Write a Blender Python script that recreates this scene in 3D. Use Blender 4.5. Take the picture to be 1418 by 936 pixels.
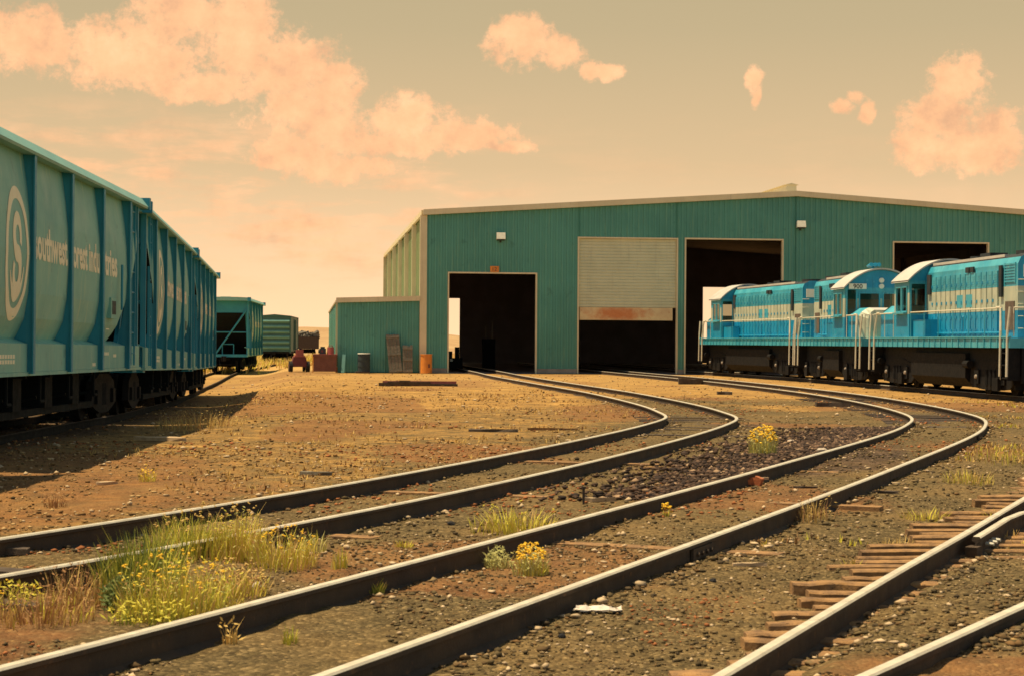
import bpy, bmesh, math, random
import numpy as np
from mathutils import Matrix, Vector, noise as mnoise

for o in list(bpy.data.objects): bpy.data.objects.remove(o)
S = bpy.context.scene
COL = S.collection
rnd = random.Random(7)
nr = np.random.default_rng(11)
PI = math.pi

# ------------------------------------------------------------------ camera
F_PX, HOR, CXP, CAM_H, ROLL = 2600.0, 473.0, 709.0, 1.74, 0.007
cd = bpy.data.cameras.new('camera'); cam = bpy.data.objects.new('camera', cd); COL.objects.link(cam)
cd.sensor_width = 36; cd.lens = F_PX/1418*36; cd.clip_start = .1; cd.clip_end = 20000
cam.matrix_world = Matrix.Translation((0, 0, CAM_H)) @ Matrix.Rotation(PI/2 + math.atan((HOR-468)/F_PX), 4, 'X') @ Matrix.Rotation(ROLL, 4, 'Z')
cd.dof.use_dof = True; cd.dof.focus_distance = 70; cd.dof.aperture_fstop = 9.0
S.camera = cam
S.render.resolution_x = 1024; S.render.resolution_y = 675

# ------------------------------------------------------------------ light
SUN_EL, SUN_AZ = math.radians(70.5), (-1.0, 0.0)          # direction towards the sun, seen from above
W = bpy.data.worlds.new('World'); S.world = W; W.use_nodes = True
wt = W.node_tree; wt.nodes.clear()

class NT:
    """small helper around a node tree"""
    def __init__(s, t): s.t = t
    def n(s, typ, **kw):
        q = s.t.nodes.new(typ)
        for k, v in kw.items(): setattr(q, k, v)
        return q
    def put(s, sock, v):
        if isinstance(v, bpy.types.NodeSocket): s.t.links.new(v, sock)
        else: sock.default_value = v
    def math(s, op, a, b=0.0, c=None, clamp=False):
        q = s.n('ShaderNodeMath', operation=op, use_clamp=clamp)
        s.put(q.inputs[0], a); s.put(q.inputs[1], b)
        if c is not None: s.put(q.inputs[2], c)
        return q.outputs[0]
    def mix(s, f, a, b, mode='MIX'):
        q = s.n('ShaderNodeMix', data_type='RGBA', blend_type=mode)
        s.put(q.inputs[0], f); s.put(q.inputs[6], a); s.put(q.inputs[7], b)
        return q.outputs[2]
    def ramp(s, f, pts, interp='LINEAR'):
        q = s.n('ShaderNodeValToRGB'); r = q.color_ramp; r.interpolation = interp
        while len(r.elements) < len(pts): r.elements.new(.5)
        for e, (p, c) in zip(r.elements, pts):
            e.position = p; e.color = c if len(c) == 4 else (*c, 1)
        s.put(q.inputs[0], f); return q.outputs[0]
    def noise(s, vec, scale, detail=4, rough=.55, dim='3D', out=0):
        q = s.n('ShaderNodeTexNoise', noise_dimensions=dim)
        s.put(q.inputs['Vector'], vec); q.inputs['Scale'].default_value = scale
        q.inputs['Detail'].default_value = detail; q.inputs['Roughness'].default_value = rough
        return q.outputs[out]
    def mapr(s, v, a, b, c=0.0, d=1.0, smooth=False):
        q = s.n('ShaderNodeMapRange', interpolation_type='SMOOTHSTEP' if smooth else 'LINEAR')
        s.put(q.inputs[0], v)
        for i, x in enumerate((a, b, c, d)): q.inputs[i+1].default_value = x
        return q.outputs[0]

def c4(c): return (*c, 1.0)

w = NT(wt)
sky = w.n('ShaderNodeTexSky', sky_type='NISHITA', sun_disc=False)
sky.sun_elevation = SUN_EL; sky.sun_rotation = math.atan2(SUN_AZ[0], SUN_AZ[1]); sky.air_density = 1.0; sky.dust_density = 2.0; sky.altitude = 1900
tc = w.n('ShaderNodeTexCoord'); sep = w.n('ShaderNodeSeparateXYZ'); wt.links.new(tc.outputs['Generated'], sep.inputs[0])
X, Y, Z = sep.outputs
az = w.math('ARCTAN2', X, Y); el = w.math('ARCSINE', Z)
# warm, dusty northern sky; ordinary blue sky overhead and to the south
warm = w.ramp(w.mapr(el, 0.0, .22), [(0, (1.22, .79, .44)), (.16, (1.06, .71, .405)), (.42, (.77, .545, .305)), (.75, (.58, .455, .265)), (1, (.51, .42, .245))])
north = w.math('MULTIPLY', w.mapr(Y, .25, .75, smooth=True), w.mapr(el, .75, .35, smooth=True))
natural = w.mix(1.0, sky.outputs[0], c4((1.16, .98, .70)), 'MULTIPLY')
lum = w.n('ShaderNodeRGBToBW'); wt.links.new(sky.outputs[0], lum.inputs[0])
lumn = w.math('MULTIPLY_ADD', lum.outputs[0], .02, 6.75)
warmL = w.mix(1.0, warm, lumn, 'MULTIPLY')
base = w.mix(north, natural, warmL)
# cumulus: fields of puffs at fixed compass directions
def cl(px, py, rx, ry):
    return (math.atan((px-CXP)/F_PX), math.atan((HOR-py)/F_PX*math.cos(math.atan((px-CXP)/F_PX))), rx/F_PX, ry/F_PX)
PUFF = [cl(*p) for p in [(40,62,95,48),(150,75,105,52),(215,85,70,45),(322,42,72,62),(392,88,92,52),(300,120,120,26),(455,128,52,42),(430,165,105,45),
        (560,165,66,36),(640,186,92,30),(705,203,42,13),(470,232,100,22),(410,212,70,30),(540,200,110,22),(-60,40,80,40),(250,20,80,40),
        (722,58,58,38),(770,72,44,30),(692,50,24,20),(835,95,36,14),(812,100,22,13),(1043,114,15,20),(1047,134,9,16),(1166,145,20,12),(1198,156,12,18),(1182,132,14,12),
        (1320,108,40,42),(1308,160,64,48),(1330,205,105,30),(1375,180,46,40),(1275,196,46,27)]]
comb = w.n('ShaderNodeCombineXYZ'); wt.links.new(az, comb.inputs[0]); wt.links.new(el, comb.inputs[1])
warp = w.noise(comb.outputs[0], 26, 3, .6, out=1)
wsep = w.n('ShaderNodeSeparateColor'); wt.links.new(warp, wsep.inputs[0])
azw = w.math('ADD', az, w.math('MULTIPLY', w.math('SUBTRACT', wsep.outputs[0], .5), .018))
elw = w.math('ADD', el, w.math('MULTIPLY', w.math('SUBTRACT', wsep.outputs[1], .5), .014))
d = None
for (a, e, ra, re) in PUFF:
    da = w.math('MULTIPLY', w.math('SUBTRACT', azw, a), 1/ra); de = w.math('MULTIPLY', w.math('SUBTRACT', elw, e), 1/re)
    r = w.math('ADD', w.math('MULTIPLY', da, da), w.math('MULTIPLY', de, de))
    d = r if d is None else w.math('SMOOTH_MIN', d, r, .25)
fine = w.noise(comb.outputs[0], 110, 9, .7); mid_ = w.noise(comb.outputs[0], 46, 5, .6); tiny_ = w.noise(comb.outputs[0], 300, 5, .65)
nz = w.math('ADD', w.math('ADD', w.math('MULTIPLY', w.math('SUBTRACT', fine, .5), 2.6), w.math('MULTIPLY', w.math('SUBTRACT', mid_, .5), 2.2)), w.math('MULTIPLY', w.math('SUBTRACT', tiny_, .5), 1.0))
body = w.math('ADD', w.math('SUBTRACT', 1.0, w.math('MINIMUM', d, 5.0)), nz)
mask = w.math('MULTIPLY', w.mapr(body, -.2, .85, smooth=True), .93)
# thin hazy cloud bank low in the north-west
stc = w.n('ShaderNodeCombineXYZ'); wt.links.new(w.math('MULTIPLY', az, 14), stc.inputs[0]); wt.links.new(w.math('MULTIPLY', el, 60), stc.inputs[1])
bank = w.mapr(w.noise(stc.outputs[0], 1.0, 6, .6), .42, .68, smooth=True)
bank = w.math('MULTIPLY', bank, w.math('MULTIPLY', w.mapr(el, .015, .05, smooth=True), w.mapr(el, .135, .085, smooth=True)))
bank = w.math('MULTIPLY', bank, w.mapr(az, .04, -.09, .12, .95, smooth=True))
mask = w.math('MAXIMUM', mask, bank)
low = w.n('ShaderNodeVectorMath', operation='ADD'); wt.links.new(comb.outputs[0], low.inputs[0]); low.inputs[1].default_value = (.004, -.006, 0)
lit = w.math('SUBTRACT', w.noise(comb.outputs[0], 60, 7, .6), w.noise(low.outputs[0], 60, 7, .6))   # sunlit upper left against lower right of each billow
shade = w.math('ADD', w.noise(comb.outputs[0], 30, 5, .55), w.math('MULTIPLY', lit, -.9))
cloudc = w.ramp(shade, [(.25, (.82, .45, .25)), (.42, (1.04, .555, .285)), (.6, (1.2, .63, .325)), (.8, (1.28, .71, .385))])
cloudL = w.mix(1.0, cloudc, c4((7.1, 7.1, 7.1)), 'MULTIPLY')
final = w.mix(mask, base, cloudL)
bg = w.n('ShaderNodeBackground'); wt.links.new(final, bg.inputs[0]); bg.inputs[1].default_value = .1
wo = w.n('ShaderNodeOutputWorld'); wt.links.new(bg.outputs[0], wo.inputs[0])

sl = bpy.data.lights.new('sun', 'SUN'); sl.energy = 4.3; sl.angle = math.radians(.53); sl.color = (1.0, .82, .54)
sun = bpy.data.objects.new('sun', sl); COL.objects.link(sun)
sd = Vector((SUN_AZ[0]*math.cos(SUN_EL), SUN_AZ[1]*math.cos(SUN_EL), math.sin(SUN_EL)))
sun.rotation_euler = sd.to_track_quat('Z', 'Y').to_euler(); sun.location = (-60, 0, 90)
S.view_settings.view_transform = 'Standard'; S.view_settings.look = 'None'
S.view_settings.exposure = 0.55; S.view_settings.gamma = 1.0
S.render.engine = 'CYCLES'; S.cycles.filter_width = 1.6
S.cycles.max_bounces = 6; S.cycles.diffuse_bounces = 3; S.cycles.transparent_max_bounces = 12

# ------------------------------------------------------------------ materials
def pmat(name, col, col2=None, rough=.65, metal=0.0, scale=2.0, streak=None, streak_amt=.5, spots=None, spots_amt=.4, bump=0.0, bscale=30.0, coord='Object', spec=.4, seed=0.0):
    m = bpy.data.materials.new(name); m.use_nodes = True
    t = NT(m.node_tree); nt = m.node_tree
    b = nt.nodes['Principled BSDF']
    tcn = t.n('ShaderNodeTexCoord'); mp = t.n('ShaderNodeMapping'); mp.inputs['Location'].default_value = (seed, seed*1.7, seed*.6)
    nt.links.new(tcn.outputs[coord], mp.inputs[0]); v = mp.outputs[0]
    col2 = col2 or tuple(x*.72 for x in col)
    n1 = t.noise(v, scale, 6, .6)
    c = t.mix(t.mapr(n1, .32, .68, smooth=True), c4(col), c4(col2))
    if streak:
        ms = t.n('ShaderNodeMapping'); ms.inputs['Scale'].default_value = (5, 5, .35); nt.links.new(v, ms.inputs[0])
        n2 = t.noise(ms.outputs[0], 1.6, 6, .65)
        c = t.mix(t.math('MULTIPLY', t.mapr(n2, .52, .74, smooth=True), streak_amt), c, c4(streak))
    if spots:
        n3 = t.noise(v, scale*5.5, 5, .7)
        c = t.mix(t.math('MULTIPLY', t.mapr(n3, .58, .7, smooth=True), spots_amt), c, c4(spots))
    nt.links.new(c, b.inputs['Base Color'])
    rr = t.mapr(t.noise(v, scale*3, 3), .3, .7, max(0, rough-.1), min(1, rough+.12)); nt.links.new(rr, b.inputs['Roughness'])
    b.inputs['Metallic'].default_value = metal; b.inputs['Specular IOR Level'].default_value = spec
    if bump:
        bp = t.n('ShaderNodeBump'); bp.inputs['Strength'].default_value = bump; bp.inputs['Distance'].default_value = .02
        nt.links.new(t.noise(v, bscale, 5, .65), bp.inputs['Height']); nt.links.new(bp.outputs[0], b.inputs['Normal'])
    return m

M = {}
M['wall_green'] = pmat('green_siding', (.105, .325, .25), (.08, .26, .205), .55, scale=.22, streak=(.17, .34, .23), streak_amt=.75, spots=(.045, .16, .13), spots_amt=.45)
M['wall_sunlit'] = pmat('sunlit_siding', (.235, .295, .125), (.20, .26, .11), .6, scale=.4, streak=(.30, .33, .15), streak_amt=.4)  # same green siding with the warm sunlight put into its colour
M['trim'] = pmat('cream_trim', (.74, .63, .39), (.66, .55, .33), .6, scale=.8, streak=(.46, .36, .22), streak_amt=.45)
M['roof'] = pmat('roof_sheet', (.60, .53, .40), (.52, .45, .33), .5, scale=.5)
M['inside'] = pmat('dark_interior', (.34, .28, .27), (.26, .22, .21), .9, scale=.7, spec=.1)
M['floor'] = pmat('oily_concrete', (.30, .25, .22), (.2, .17, .15), .9, scale=.8, spots=(.08, .07, .06), spec=.1)
M['concrete'] = pmat('concrete', (.36, .29, .22), (.26, .21, .16), .85, scale=2, spots=(.14, .11, .09), bump=.3)
M['shutter'] = pmat('shutter_metal', (.62, .61, .40), (.55, .55, .36), .55, scale=.9, streak=(.44, .43, .29), streak_amt=.5, spots=(.36, .34, .22), spots_amt=.25)
M['shutter_bar'] = pmat('rusty_shutter_bar', (.80, .66, .34), (.62, .42, .22), .7, scale=.55, spots=(.50, .14, .05), spots_amt=.85)
def rust_patch(m, centre, rad):
    t = NT(m.node_tree); b = m.node_tree.nodes['Principled BSDF']; old = b.inputs['Base Color'].links[0].from_socket
    tcn = t.n('ShaderNodeTexCoord'); sp = t.n('ShaderNodeSeparateXYZ'); m.node_tree.links.new(tcn.outputs['Object'], sp.inputs[0])
    dx = t.math('MULTIPLY', t.math('SUBTRACT', sp.outputs[0], centre[0]), 1/rad[0]); dz = t.math('MULTIPLY', t.math('SUBTRACT', sp.outputs[2], centre[1]), 1/rad[1])
    r = t.math('SQRT', t.math('ADD', t.math('MULTIPLY', dx, dx), t.math('MULTIPLY', dz, dz)))
    r = t.math('ADD', r, t.math('MULTIPLY', t.math('SUBTRACT', t.noise(tcn.outputs['Object'], 2.5, 6, .7), .5), 1.2))
    m.node_tree.links.new(t.mix(t.mapr(r, 1.0, .2, 0, .9, smooth=True), old, t.mix(t.noise(tcn.outputs['Object'], 6, 5), c4((.52, .13, .035)), c4((.72, .27, .08)))), b.inputs['Base Color'])
rust_patch(M['shutter_bar'], (10.7, 3.3), (2.3, .6))
M['black'] = pmat('black_running_gear', (.009, .009, .009), (.016, .014, .012), .8, scale=4, spots=(.032, .025, .019), spots_amt=.5, spec=.15)
M['soot'] = pmat('sooty_roof', (.05, .055, .055), (.03, .035, .035), .8, scale=3, spec=.2)
M['hop_side'] = pmat('teal_hopper_side', (.25, .53, .41), (.17, .42, .345), .5, scale=.5, streak=(.40, .57, .37), streak_amt=.75, spots=(.10, .23, .20), spots_amt=.5, bump=.08, bscale=1.5)
M['hop_rib'] = pmat('blue_hopper_rib', (.03, .28, .36), (.025, .24, .32), .45, scale=1.5, streak=(.09, .31, .30), streak_amt=.5)
M['hop_roof'] = pmat('pale_hopper_roof', (.25, .50, .41), (.20, .43, .37), .5, scale=.8, streak=(.34, .48, .34), streak_amt=.5)
M['hop_under'] = pmat('hopper_shade_black', (.008, .012, .012), (.010, .010, .010), .8, scale=2, spots=(.018, .03, .027), spec=.12)  # near-black puts the shade under the car into the colour
M['cream'] = pmat('cream_lettering', (.95, .89, .60), (.92, .84, .55), .6, scale=5, spots=(.50, .58, .40), spots_amt=.25)
M['blue'] = pmat('locomotive_blue', (.010, .33, .52), (.006, .235, .40), .36, scale=.9, streak=(.012, .12, .17), streak_amt=.55, spots=(.10, .40, .47), spots_amt=.5, spec=.5)
M['blue2'] = pmat('faded_locomotive_blue', (.08, .43, .50), (.03, .31, .40), .4, scale=.9, streak=(.02, .16, .20), streak_amt=.55, spots=(.28, .50, .44), spots_amt=.5, spec=.5)
M['lcream'] = pmat('locomotive_cream', (.58, .57, .40), (.44, .46, .33), .5, scale=1.2, streak=(.20, .22, .16), streak_amt=.7, spots=(.18, .36, .34), spots_amt=.55)
M['lroof'] = pmat('pale_cab_roof', (.60, .55, .46), (.5, .47, .4), .5, scale=1.5, streak=(.4, .36, .3))
M['rail_pipe'] = pmat('cream_handrail', (.72, .64, .46), (.6, .54, .38), .5, scale=6)
M['brown_door'] = pmat('brown_louver', (.16, .105, .07), (.11, .075, .05), .8, scale=6)
M['rail_side'] = pmat('rusty_rail_web', (.068, .050, .036), (.10, .066, .04), .85, scale=2.2, spots=(.20, .105, .05), spots_amt=.6, bump=.35, bscale=50, spec=.2)
M['rail_head'] = pmat('worn_rail_head', (.78, .70, .53), (.62, .54, .40), .36, metal=.2, scale=5, streak=(.36, .26, .15), streak_amt=.35, spots=(.3, .2, .11), spots_amt=.25)
M['tie'] = pmat('weathered_tie', (.40, .215, .078), (.17, .095, .043), .9, scale=7, spots=(.045, .03, .02), spots_amt=.85, bump=.6, bscale=40)
M['old_wood'] = pmat('grey_wood', (.20, .17, .12), (.14, .115, .08), .9, scale=9, spots=(.06, .05, .035), bump=.4)
M['pale_wood'] = pmat('pale_wood', (.56, .40, .23), (.42, .28, .15), .85, scale=8, spots=(.25, .15, .08), bump=.3)
M['dark_wood'] = pmat('dark_wood', (.06, .042, .03), (.1, .07, .045), .9, scale=8, bump=.4)
M['orange'] = pmat('orange_paint', (.75, .26, .03), (.68, .22, .03), .55, scale=4, streak=(.45, .14, .03), spots=(.3, .1, .04), spots_amt=.3)
M['red'] = pmat('dark_red_paint', (.17, .035, .03), (.13, .028, .025), .5, scale=4, spots=(.06, .03, .03))
M['pinkred'] = pmat('sunfaded_red', (.42, .11, .08), (.32, .08, .06), .6, scale=5)
M['rustbrown'] = pmat('rust_brown_steel', (.22, .085, .05), (.17, .065, .04), .8, scale=3, spots=(.3, .12, .06))
M['tyre'] = pmat('tyre', (.022, .02, .02), (.03, .028, .026), .9, scale=6, spec=.2)
M['drum'] = pmat('dark_drum', (.04, .055, .05), (.03, .04, .04), .7, scale=4, spots=(.1, .07, .05))
M['white'] = pmat('white_paint', (.92, .86, .68), (.85, .78, .6), .6, scale=6)
M['paper'] = pmat('crumpled_paper', (.78, .68, .55), (.66, .56, .44), .9, scale=12)
M['brick'] = pmat('orange_brick', (.48, .15, .05), (.38, .11, .04), .9, scale=9, spots=(.2, .07, .03), bump=.5)
M['stone'] = pmat('pale_stone', (.52, .43, .32), (.40, .32, .24), .9, scale=14, bump=.5)
M['box_green'] = pmat('green_boxcar', (.055, .15, .125), (.045, .125, .105), .6, scale=1, streak=(.08, .17, .13))
M['box_rib'] = pmat('pale_green_rib', (.16, .36, .30), (.13, .31, .26), .6, scale=2)
M['fix'] = pmat('lamp_housing', (.66, .62, .48), (.58, .54, .42), .5, scale=9)
M['grass'] = pmat('weed_green', (.30, .33, .045), (.40, .38, .055), .8, scale=9)
M['grass_dk'] = pmat('weed_dark_green', (.10, .14, .03), (.15, .18, .04), .8, scale=9)
M['straw'] = pmat('straw', (.74, .50, .16), (.60, .39, .11), .9, scale=9)
M['ygrass'] = pmat('yellow_green_weed', (.74, .60, .07), (.58, .52, .06), .85, scale=9)
M['flower'] = pmat('yellow_flower', (.95, .62, .04), (.90, .54, .04), .8, scale=20)
M['rustweed'] = pmat('rusty_dead_weed', (.42, .22, .085), (.34, .17, .065), .9, scale=9)
M['sage'] = pmat('grey_green_weed', (.48, .46, .15), (.58, .50, .17), .85, scale=9)
M['violet'] = pmat('violet_weed', (.17, .06, .16), (.14, .05, .12), .85, scale=9)

for k in ('grass', 'grass_dk', 'straw', 'ygrass', 'flower', 'rustweed', 'sage'):
    nt = M[k].node_tree; t = NT(nt); b = nt.nodes['Principled BSDF']; src = b.inputs['Base Color'].links[0].from_socket
    tl = t.n('ShaderNodeBsdfTranslucent'); nt.links.new(src, tl.inputs[0]); mx = t.n('ShaderNodeMixShader'); mx.inputs[0].default_value = .15
    nt.links.new(b.outputs[0], mx.inputs[1]); nt.links.new(tl.outputs[0], mx.inputs[2]); nt.links.new(mx.outputs[0], nt.nodes['Material Output'].inputs[0])
g = bpy.data.materials.new('window_glass'); g.use_nodes = True
gt = NT(g.node_tree); g.node_tree.nodes.clear()
tr = gt.n('ShaderNodeBsdfTransparent'); tr.inputs[0].default_value = (.62, .62, .56, 1)
gl = gt.n('ShaderNodeBsdfGlossy'); gl.inputs['Roughness'].default_value = .04
fr = gt.n('ShaderNodeFresnel'); fr.inputs[0].default_value = 1.5
mx = gt.n('ShaderNodeMixShader'); g.node_tree.links.new(gt.math('MULTIPLY', fr.outputs[0], .7), mx.inputs[0])
g.node_tree.links.new(tr.outputs[0], mx.inputs[1]); g.node_tree.links.new(gl.outputs[0], mx.inputs[2])
go = gt.n('ShaderNodeOutputMaterial'); g.node_tree.links.new(mx.outputs[0], go.inputs[0])
M['glass'] = g

# ------------------------------------------------------------------ mesh helpers
class MB:
    def __init__(s): s.v = []; s.f = []; s.m = []; s.p = []
    def add(s, vs, fs, mi=0, T=None):
        k = len(s.v); s.p.append((k, len(s.f)))
        s.v += [tuple(T @ Vector(p)) if T is not None else tuple(p) for p in vs]
        s.f += [tuple(i+k for i in f) for f in fs]; s.m += [mi]*len(fs); return s
    def box(s, x0, x1, y0, y1, z0, z1, mi=0, T=None):
        vs = [(x, y, z) for z in (z0, z1) for y in (y0, y1) for x in (x0, x1)]
        return s.add(vs, [(0,2,3,1),(4,5,7,6),(0,1,5,4),(2,6,7,3),(0,4,6,2),(1,3,7,5)], mi, T)
    def prism(s, poly, axis, a, b, mi=0, T=None):
        n = len(poly)
        def P(q, c): return {'x': (c, q[0], q[1]), 'y': (q[0], c, q[1]), 'z': (q[0], q[1], c)}[axis]
        vs = [P(q, a) for q in poly] + [P(q, b) for q in poly]
        fs = [tuple(range(n))[::-1], tuple(range(n, 2*n))] + [(i, (i+1) % n, n+(i+1) % n, n+i) for i in range(n)]
        return s.add(vs, fs, mi, T)
    def cyl(s, p0, p1, r0, r1=None, n=12, mi=0, T=None):
        r1 = r0 if r1 is None else r1
        p0, p1 = Vector(p0), Vector(p1); ax = (p1-p0).normalized()
        a = ax.orthogonal().normalized(); b = ax.cross(a)
        vs = [p0+(a*math.cos(t)+b*math.sin(t))*r0 for t in [2*PI*i/n for i in range(n)]]
        vs += [p1+(a*math.cos(t)+b*math.sin(t))*r1 for t in [2*PI*i/n for i in range(n)]]
        fs = [tuple(range(n))[::-1], tuple(range(n, 2*n))] + [(i, (i+1) % n, n+(i+1) % n, n+i) for i in range(n)]
        return s.add(vs, fs, mi, T)
    def tube(s, pts, r, n=6, mi=0, T=None):
        for a, b in zip(pts[:-1], pts[1:]): s.cyl(a, b, r, r, n, mi, T)
        return s
    def quad(s, a, b, c, d, mi=0, T=None): return s.add([a, b, c, d], [(0, 1, 2, 3)], mi, T)
    def strip(s, rows, mi=0, T=None):
        """rows: list of equally long point lists"""
        n = len(rows[0]); vs = [p for r in rows for p in r]
        fs = [(i*n+j, i*n+j+1, (i+1)*n+j+1, (i+1)*n+j) for i in range(len(rows)-1) for j in range(n-1)]
        return s.add(vs, fs, mi, T)
    def each(s, name, mats, parent=None):
        """one object per added piece"""
        out = []; ends = s.p[1:]+[(len(s.v), len(s.f))]
        for (k, f0), (k1, f1) in zip(s.p, ends):
            q = MB(); q.v = s.v[k:k1]; q.f = [tuple(i-k for i in f) for f in s.f[f0:f1]]; q.m = s.m[f0:f1]
            out.append(q.build(name, mats, parent))
        return out
    def build(s, name, mats, parent=None, smooth=False, fix=True):
        me = bpy.data.meshes.new(name); me.from_pydata(s.v, [], s.f)
        for m in (mats if isinstance(mats, (list, tuple)) else [mats]): me.materials.append(M[m] if isinstance(m, str) else m)
        if any(s.m): me.polygons.foreach_set('material_index', s.m)
        if fix:
            bm = bmesh.new(); bm.from_mesh(me); bmesh.ops.recalc_face_normals(bm, faces=bm.faces); bm.to_mesh(me); bm.free()
        if smooth: me.polygons.foreach_set('use_smooth', [True]*len(me.polygons))
        o = bpy.data.objects.new(name, me); COL.objects.link(o)
        if parent: o.parent = parent
        return o

def tag(o, label=None, cat=None, group=None, kind=None):
    for k, v in (('label', label), ('category', cat), ('group', group), ('kind', kind)):
        if v: o[k] = v
    return o
def thing(name, label, cat, loc=(0, 0, 0), rz=0.0, group=None):
    o = bpy.data.objects.new(name, None); COL.objects.link(o); o.empty_display_size = .3
    o.location = loc; o.rotation_euler = (0, 0, rz); return tag(o, label, cat, group)
def dup(root, loc, rot, label):
    r = root.copy(); COL.objects.link(r); r.location = loc; r.rotation_euler = rot; r['label'] = label
    for ch in list(root.children):
        c = ch.copy(); COL.objects.link(c); c.parent = r
        for q in list(ch.children):
            e = q.copy(); COL.objects.link(e); e.parent = c
    return r
def text_mesh(txt, size, spacing=1.0, bold=.012):
    cu = bpy.data.curves.new('lettering', 'FONT'); cu.body = txt; cu.size = size; cu.space_character = spacing
    cu.offset = bold*size; cu.resolution_u = 3; cu.align_x = 'LEFT'
    ob = bpy.data.objects.new('lettering', cu); COL.objects.link(ob)
    me = bpy.data.meshes.new_from_object(ob)
    vs = [tuple(v.co) for v in me.vertices]; fs = [tuple(p.vertices) for p in me.polygons]
    bpy.data.objects.remove(ob); bpy.data.meshes.remove(me); bpy.data.curves.remove(cu)
    return vs, fs
def sm(a, b, x):
    t = np.clip((np.asarray(x, float)-a)/(b-a), 0, 1); return t*t*(3-2*t)
def catmull(P, n=20):
    P = np.asarray(P, float); P = np.vstack([2*P[0]-P[1], P, 2*P[-1]-P[-2]]); out = []
    t = np.linspace(0, 1, n, endpoint=False)[:, None]
    for i in range(1, len(P)-2):
        a, b, c, d_ = P[i-1:i+3]
        out.append(.5*((2*b)+(-a+c)*t+(2*a-5*b+4*c-d_)*t*t+(-a+3*b-3*c+d_)*t**3))
    out.append(P[-2][None]); return np.vstack(out)
def offset(c, d_):
    t = np.gradient(c, axis=0); t /= np.linalg.norm(t, axis=1)[:, None]
    return c+np.stack([t[:, 1], -t[:, 0]], 1)*d_

# ------------------------------------------------------------------ lie of the land
T1 = [[-14.5, -5.21], [-7.03, 6.86], [-1.61, 19.15], [3.31, 36.16], [4.13, 44.34], [3.24, 58.43], [1.48, 73.21], [-.24, 88.06], [-1.64, 103.03], [-7.0, 153.0]]
T2 = [[-10.28, -13.6], [-5.59, -.97], [-.66, 11.56], [4.15, 24.2], [8.37, 36.34], [9.93, 44.75], [10.28, 58.69], [9.3, 73.81], [7.66, 88.82], [5.67, 103.73], [1.2, 145.]]
T3 = [[17.6, 40.], [16.9, 54.], [15.9, 66.], [14.95, 77.], [14.2, 86.], [12.95, 94.], [11.7, 102.4], [10.2, 112.], [6.8, 145.]]
TL = [[-9.0, 4.], [-8.95, 18.], [-9.05, 28.], [-9.6, 41.], [-10.6, 51.], [-11.9, 63.], [-13.3, 75.], [-14.9, 90.], [-18.0, 118.], [-19.7, 142.], [-21.5, 170.], [-24.5, 215.]]
cT1, cT2, cT3, cTL = (catmull(q) for q in (T1, T2, T3, TL))
E_PTS = [(-1.85, 2.0), (-.62, 5.0), (1.03, 9.03), (2.63, 12.95), (3.9, 16.0), (5.32, 19.47), (7.6, 25.), (10.6, 32.), (14.2, 41.), (17.2, 50.), (19.4, 60.)]
F_PTS = [(-1.2, 4.0), (.25, 6.5), (1.72, 9.03), (3.15, 11.51), (5.5, 15.6), (9.0, 21.8), (14.0, 30.5), (21., 42.)]
cE, cF = catmull(E_PTS), catmull(F_PTS)
def left_track_x(y): return np.interp(y, cTL[:, 1], cTL[:, 0])
def sink(x, y):
    return -.45*sm(26, 74, y)*sm(4.8, 1.9, np.asarray(x)-left_track_x(y))
def vnoise(x, y, s, seed=0):
    """value noise, vectorised"""
    x = np.asarray(x, float)/s+seed*17.13; y = np.asarray(y, float)/s+seed*9.71
    xi, yi = np.floor(x).astype(np.int64), np.floor(y).astype(np.int64); fx, fy = x-xi, y-yi
    fx = fx*fx*(3-2*fx); fy = fy*fy*(3-2*fy)
    def h(a, b):
        q = (a*374761393+b*668265263) & 0xffffffff; q = ((q ^ (q >> 13))*1274126177) & 0xffffffff
        return ((q ^ (q >> 16)) & 0xffff)/65535.
    return (h(xi, yi)*(1-fx)+h(xi+1, yi)*fx)*(1-fy)+(h(xi, yi+1)*(1-fx)+h(xi+1, yi+1)*fx)*fy
TH = math.atan2(279, 2600); BO = np.array([-4.75, 102.8]); BU = np.array([math.cos(TH), math.sin(TH)]); BV = np.array([-math.sin(TH), math.cos(TH)])
def poly_dist(x, y, c):
    x = np.asarray(x, float); out = np.full(x.shape, 1e9)
    for a, b in zip(c[:-1], c[1:]):
        ab = b-a; t = np.clip(((x-a[0])*ab[0]+(y-a[1])*ab[1])/(ab@ab), 0, 1)
        out = np.minimum(out, np.hypot(x-a[0]-ab[0]*t, y-a[1]-ab[1]*t))
    return out
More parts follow.
